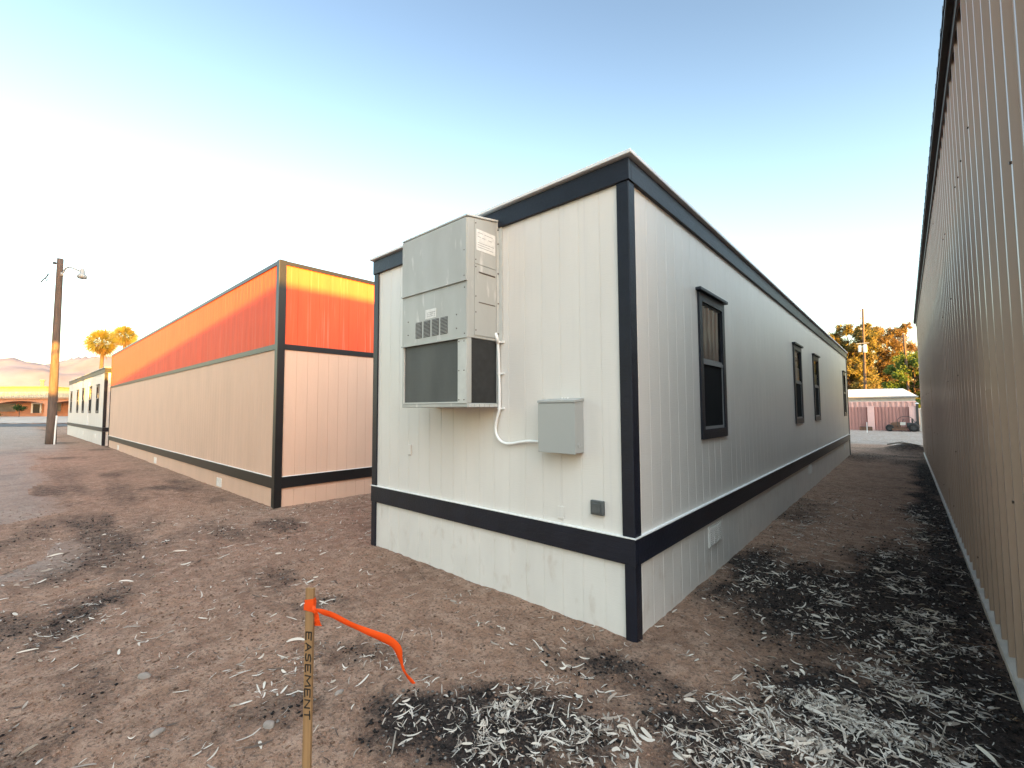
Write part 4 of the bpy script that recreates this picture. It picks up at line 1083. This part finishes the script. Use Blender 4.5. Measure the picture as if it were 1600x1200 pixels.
# ------------------------------------------------------------------ mountains
def mountains():
    na, nr_ = 220, 26; V = []; 
    a0, a1 = YAW-1.15, YAW+.55
    A_ = np.linspace(a0, a1, na); Rr = np.linspace(2900, 4700, nr_)
    AA, RRR = np.meshgrid(A_, Rr)
    X = np.sin(AA)*RRR; Y = np.cos(AA)*RRR
    t = (RRR-2900)/1800
    ridge = 1-np.abs(2*fbm(X/420, Y/420, 41, 5)-1)
    env = sstep(0, .62, t)*(1-.35*sstep(.7, 1, t))
    hgt = env*(230+150*(ridge-.5)+110*(fbm(X/900, Y/900, 50)-.45))
    left = sstep(YAW+.25, YAW-.42, AA)
    Z = np.maximum(hgt*(.55+.62*left), 0)-6+60*0*t
    idx = np.arange(na*nr_).reshape(nr_, na); f = np.stack([idx[:-1,:-1].ravel(), idx[:-1,1:].ravel(), idx[1:,1:].ravel(), idx[1:,:-1].ravel()], 1)
    M['mountain'] = mat('desert_mountain_rock', (.17,.175,.24), .95, var=.3, vscale=.004)
    o_ = np_mesh('mountain', np.stack([X.ravel(), Y.ravel(), Z.ravel()], 1), f, M['mountain']); tag(o_, kind='structure')
    o_.data.polygons.foreach_set('use_smooth', np.ones(len(f), bool))
mountains()

# ------------------------------------------------------------------ right background
fe = empty('corrugated_fence', (0, 43, 0)); tag(fe, 'pink corrugated metal fence with pale pink block pillars behind the gravel', 'fence')
def corr(x0, x1, z0, z1, sp, d, yoff):
    mb = MB(); us = []; x_ = x0
    while x_ < x1:
        us += [(x_,0),(x_+sp*.3,0),(x_+sp*.45,d),(x_+sp*.75,d)]; x_ += sp
    us.append((x1,0)); n = len(us); mb.add([(u, yoff-dd, z) for z in (z0, z1) for (u, dd) in us], [(i, i+1, n+i+1, n+i) for i in range(n-1)]); return mb
corr(-9, .55, -.1, 2.1, .30, .06, .25).build('tall_sheet', M['pink_metal'], fe)
corr(-9, .55, -.1, 1.74, .2, .04, .06).build('low_sheet', M['pink_metal_low'], fe)
q = MB(); q.box(-9, .6, .2, .32, 2.1, 2.16); q.build('top_rail', M['pink_block'], fe)
for x_ in (-7.9, -6.0, -4.05, -2.16, .19):
    q = MB(); q.box(x_, x_+.40, -.2, .0, -.1, 1.76); q.box(x_-.03, x_+.43, -.22, .02, 1.76, 1.82); q.build('pillar', M['pink_block'], fe)
gp = empty('gate_post', (.62, 42.8, 0)); tag(gp, 'dark steel gate post at the right end of the pink fence', 'post')
q = MB(); q.box(-.07, .07, -.07, .07, -.2, 1.95); q.build('shaft', M['dark_metal'], gp); q = MB(); q.lathe((0,0,1.95), [(.11,0),(.11,.05),(.001,.10)], 10); q.build('cap', M['white_metal'], gp)
q = MB(); q.add([(-.45,-.09,-.05),(-.07,-.09,-.05),(-.07,-.09,.7),(-.12,-.09,.7),(-.45,-.04,-.05),(-.07,-.04,-.05),(-.07,-.04,.7),(-.12,-.04,.7)],[(0,1,2,3),(4,7,6,5),(0,4,5,1),(1,5,6,2),(2,6,7,3),(3,7,4,0)]); q.build('brace', M['dark_metal'], gp)
wg = empty('wall_segment', (.95, 43.2, 0)); tag(wg, 'short pale cream wall between gate post and tan building', 'wall')
q = MB(); q.box(-.2, .8, -.1, .1, -.1, 1.55); q.build('panel', M['cream_wall'], wg); q = MB(); q.box(-.24, .84, -.14, .14, 1.55, 1.64); q.build('coping', M['white_paint'], wg)
tg = empty('timber_box', (-2.3, 42.55, 0)); tag(tg, 'low dark timber box lying at the foot of a pink pillar', 'box')
q = MB(); 
for a, b_, c_, d_ in ((-.35,.40,-.18,-.14),(-.35,.40,.14,.18),(-.35,-.31,-.14,.14),(.36,.40,-.14,.14)): q.box(a, b_, c_, d_, -.02, .26)
q.build('sides', M['rust'], tg); q = MB(); q.box(-.33, .38, -.16, .16, .261, .285); q.build('lid', M['dark_metal'], tg)
sm = empty('marker_stake', (-2.0, 38.5, 0)); tag(sm, 'thin white marker stake standing on the distant gravel near the trailer', 'stake')
q = MB(); q.box(-.02, .02, -.012, .012, -.1, .72); q.build('lath', M['white_paint'], sm); q = MB(); q.box(-.021, .021, -.0135, .0135, .60, .70); q.build('painted_tip', M['caulk'], sm)

# rusty machine frame on wheels (garden cart engine) by the fence
mw = empty('riding_mower', (-.28, 42.2, 0)); tag(mw, 'old rusty riding mower with black tyres parked against the pink fence', 'mower')
def wheel(x_, y_, r, w_):
    q = MB(); q.lathe((x_, y_-w_/2, r), [(r*.55,0),(r*.9,0),(r,w_*.2),(r,w_*.8),(r*.9,w_),(r*.55,w_),(r*.55,0)], 22, (0,1,0)); o_ = q.build('wheel', M['tyre'], mw, smooth=True)
    q = MB(); q.lathe((x_, y_-w_/2+.01, r), [(.001,.02),(r*.2,.0),(r*.3,.03),(r*.54,.02),(r*.54,w_-.03),(.001,w_-.04)], 16, (0,1,0)); q.build('rim', M['dark_metal'], o_)
for yy in (-.32, .32): wheel(-.62, yy, .24, .16); wheel(.66, yy, .30, .22)
q = MB(); q.box(-.75, .75, -.22, .22, .24, .32); q.box(-.5, .3, -.42, .42, .10, .22); q.build('chassis', M['rust'], mw, bevel=.015)
q = MB(); q.hexa([(-.62,-.2,.321),(.0,-.2,.321),(.0,.2,.321),(-.62,.2,.321),(-.55,-.17,.62),(-.02,-.2,.70),(-.02,.2,.70),(-.55,.17,.62)]); q.build('hood', M['rust'], mw, bevel=.03)
q = MB(); q.box(.30, .62, -.2, .2, .321, .62); q.box(.56, .66, -.2, .2, .62, .92); q.build('seat', M['dark_metal'], mw, bevel=.03)
q = MB(); q.tube([(.05,0,.62),(.12,0,.85)], .02, 6); q.lathe((.12,0,.85), [(.16,-.01),(.18,0),(.16,.01),(.14,0),(.16,-.01)], 16, (.3,0,1)); q.build('steering_wheel', M['dark_metal'], mw)
q = MB(); q.tube([(-.15,-.3,.3)]+[(.15+.45*-math.cos(math.pi*k/10)*1.0+.1, -.3, .72+.36*math.sin(math.pi*k/10)) for k in range(11)]+[(.85,-.3,.45)], .02, 6); q.build('handle_bar', M['dark_metal'], mw)
q = MB(); q.box(-.05, .25, -.24, -.22, .45, .66); q.build('side_panel', M['cream_wall'], mw)

# white roofed mobile home behind the fence
mh = empty('mobile_home', (-5.5, 50, 0)); tag(mh, 'pale mobile home with white sloped roof showing above the pink fence', 'mobile home')
q = MB(); q.box(-9, 6.15, 0, 4, -.1, 2.62); q.build('wall', M['cream_wall'], mh)
q = MB(); q.hexa([(-9.3,-.3,2.60),(6.35,-.3,2.60),(6.35,4.3,2.60),(-9.3,4.3,2.60),(-9.0,1.9,3.45),(5.4,1.9,3.36),(5.4,2.2,3.36),(-9.0,2.2,3.45)]); q.build('roof', M['white_metal'], mh)
q = MB(); q.box(-9.3, 6.35, -.33, -.301, 2.55, 2.66); q.build('gutter', M['grey_metal'], mh)
q = MB(); q.box(2.2, 3.6, -.03, -.002, 1.0, 2.1); q.build('window', M['dark_glass'], mh)

# utility poles
def upole(x_, y_, h_, r0, r1, lean, label, xf):
    t = empty('utility_pole', (x_, y_, 0)); tag(t, label, 'utility pole', 'bare utility poles by the pines')
    q = MB(); q.tube([(lean*i/8, 0, -.3+(h_+.3)*i/8) for i in range(9)], [r0+(r1-r0)*i/8 for i in range(9)], 10); q.build('shaft', M['pole'], t, smooth=True)
    if xf:
        q = MB(); q.lathe((lean*.65+.1, -.35, 7.3), [(.001,0),(.15,.02),(.17,.1),(.17,.75),(.12,.82),(.001,.85)], 14); q.lathe((lean*.65-.32, -.30, 7.4), [(.001,0),(.14,.02),(.14,.66),(.001,.72)], 12); q.build('transformer', M['white_metal'], t)
        q = MB(); q.box(-.5, .55, -.28, -.16, 8.25, 8.33); q.build('bracket', M['grey_metal'], t)
        q = MB()
        for z_ in (h_-.3, h_-1.1, h_-2.2): q.box(-.09, .03, -.2, -.08, z_, z_+.22)
        q.build('insulator', M['grey_metal'], t)
    else:
        q = MB(); q.lathe((lean, 0, h_), [(r1*1.1,0),(r1*1.1,.06),(.001,.1)], 10); q.build('cap', M['grey_metal'], t)
upole(-3.05, 58, 11.9, .16, .085, .16, 'tall pale utility pole with white transformers in front of the dense pine', True)
upole(.36, 58, 8.9, .13, .10, -.2, 'shorter leaning bare utility pole above the green tree', False)
q = MB(); q.tube([(-2.95+ (-30)*t_, 58+6*t_, 10.5-1.2*t_-1.0*math.sin(t_*3.14)) for t_ in [k/10 for k in range(11)]], .02, 5); tag(q.build('overhead_wire', M['wire']), 'thin overhead wire running left from the tall utility pole', 'wire')

# debris on the mound at the alley end
db = empty('fallen_branch', (-.1, 23.2, float(ground_z(-.1, 23.2)))); tag(db, 'bleached fallen branch on the dirt mound at the alley end', 'branch')
q = MB(); q.tube([(-.5,-.1,.03),(-.2,.0,.10),(.2,.05,.08),(.55,-.05,.02)], [.03,.028,.022,.01], 7); q.build('limb', M['litter_mid'], db, smooth=True)
q = MB(); q.tube([(-.2,.0,.10),(-.05,-.2,.16),(.15,-.3,.10)], [.02,.014,.006], 6); q.build('twig', M['litter_mid'], db, smooth=True)

# ------------------------------------------------------------------ unseen blocks and trees added behind the viewpoint and tan building to cast the evening shade
def shade_block(x0, x1, y0, y1, h_, label):
    wh = empty('shade_block', (x0, y0, 0)); tag(wh, label, 'building')
    q = MB(); q.box(0, x1-x0, 0, y1-y0, -.2, h_-.12); q.build('wall', M['cream_wall'], wh)
    q = MB(); q.box(-.12, x1-x0+.1, -.1, y1-y0+.1, h_-.119, h_); q.build('roof', M['brown_roof'], wh)
shade_block(14, 24, -27, 2, 5.28, 'unseen building block added behind the viewpoint whose shadow covers the lot')
shade_block(14, 34, -140, -28, 10.9, 'tallest unseen block added for shade farthest behind the viewpoint')
shade_block(25, 34, 2.5, 37, 5.87, 'unseen block added for shade on the far side of the tan steel building')
shade_block(25, 34, 37.5, 49, 4.1, 'lowest unseen block added for shade on the far side of the tan steel building')
tree('shade_tree', (-6, -8.2, 0), 13.0, blobs(40, 0, 1.3, 7.3, 12.4, 2.2, .9, 1.4), .25, 80, 'green_leaf', .2, .4, .5, 'tallest unseen leafy tree added behind the viewpoint for shade', 'tree', None, clumps=10)
tree('shade_tree', (-6, -4.9, 0), 6.5, blobs(12, 0, 0, 2.6, 6.0, .8, .4, .7), .14, 50, 'green_leaf', .2, .4, .5, 'smaller unseen leafy tree added behind the viewpoint for shade, nearest the lot', 'tree', None, clumps=9)
tree('shade_tree', (-6, -9.2, 0), 7.0, blobs(18, 0, 0, 2.6, 6.4, 1.2, .4, .8), .16, 50, 'green_leaf', .2, .4, .5, 'smaller unseen leafy tree added behind the viewpoint for shade, farthest from the lot', 'tree', None, clumps=9)
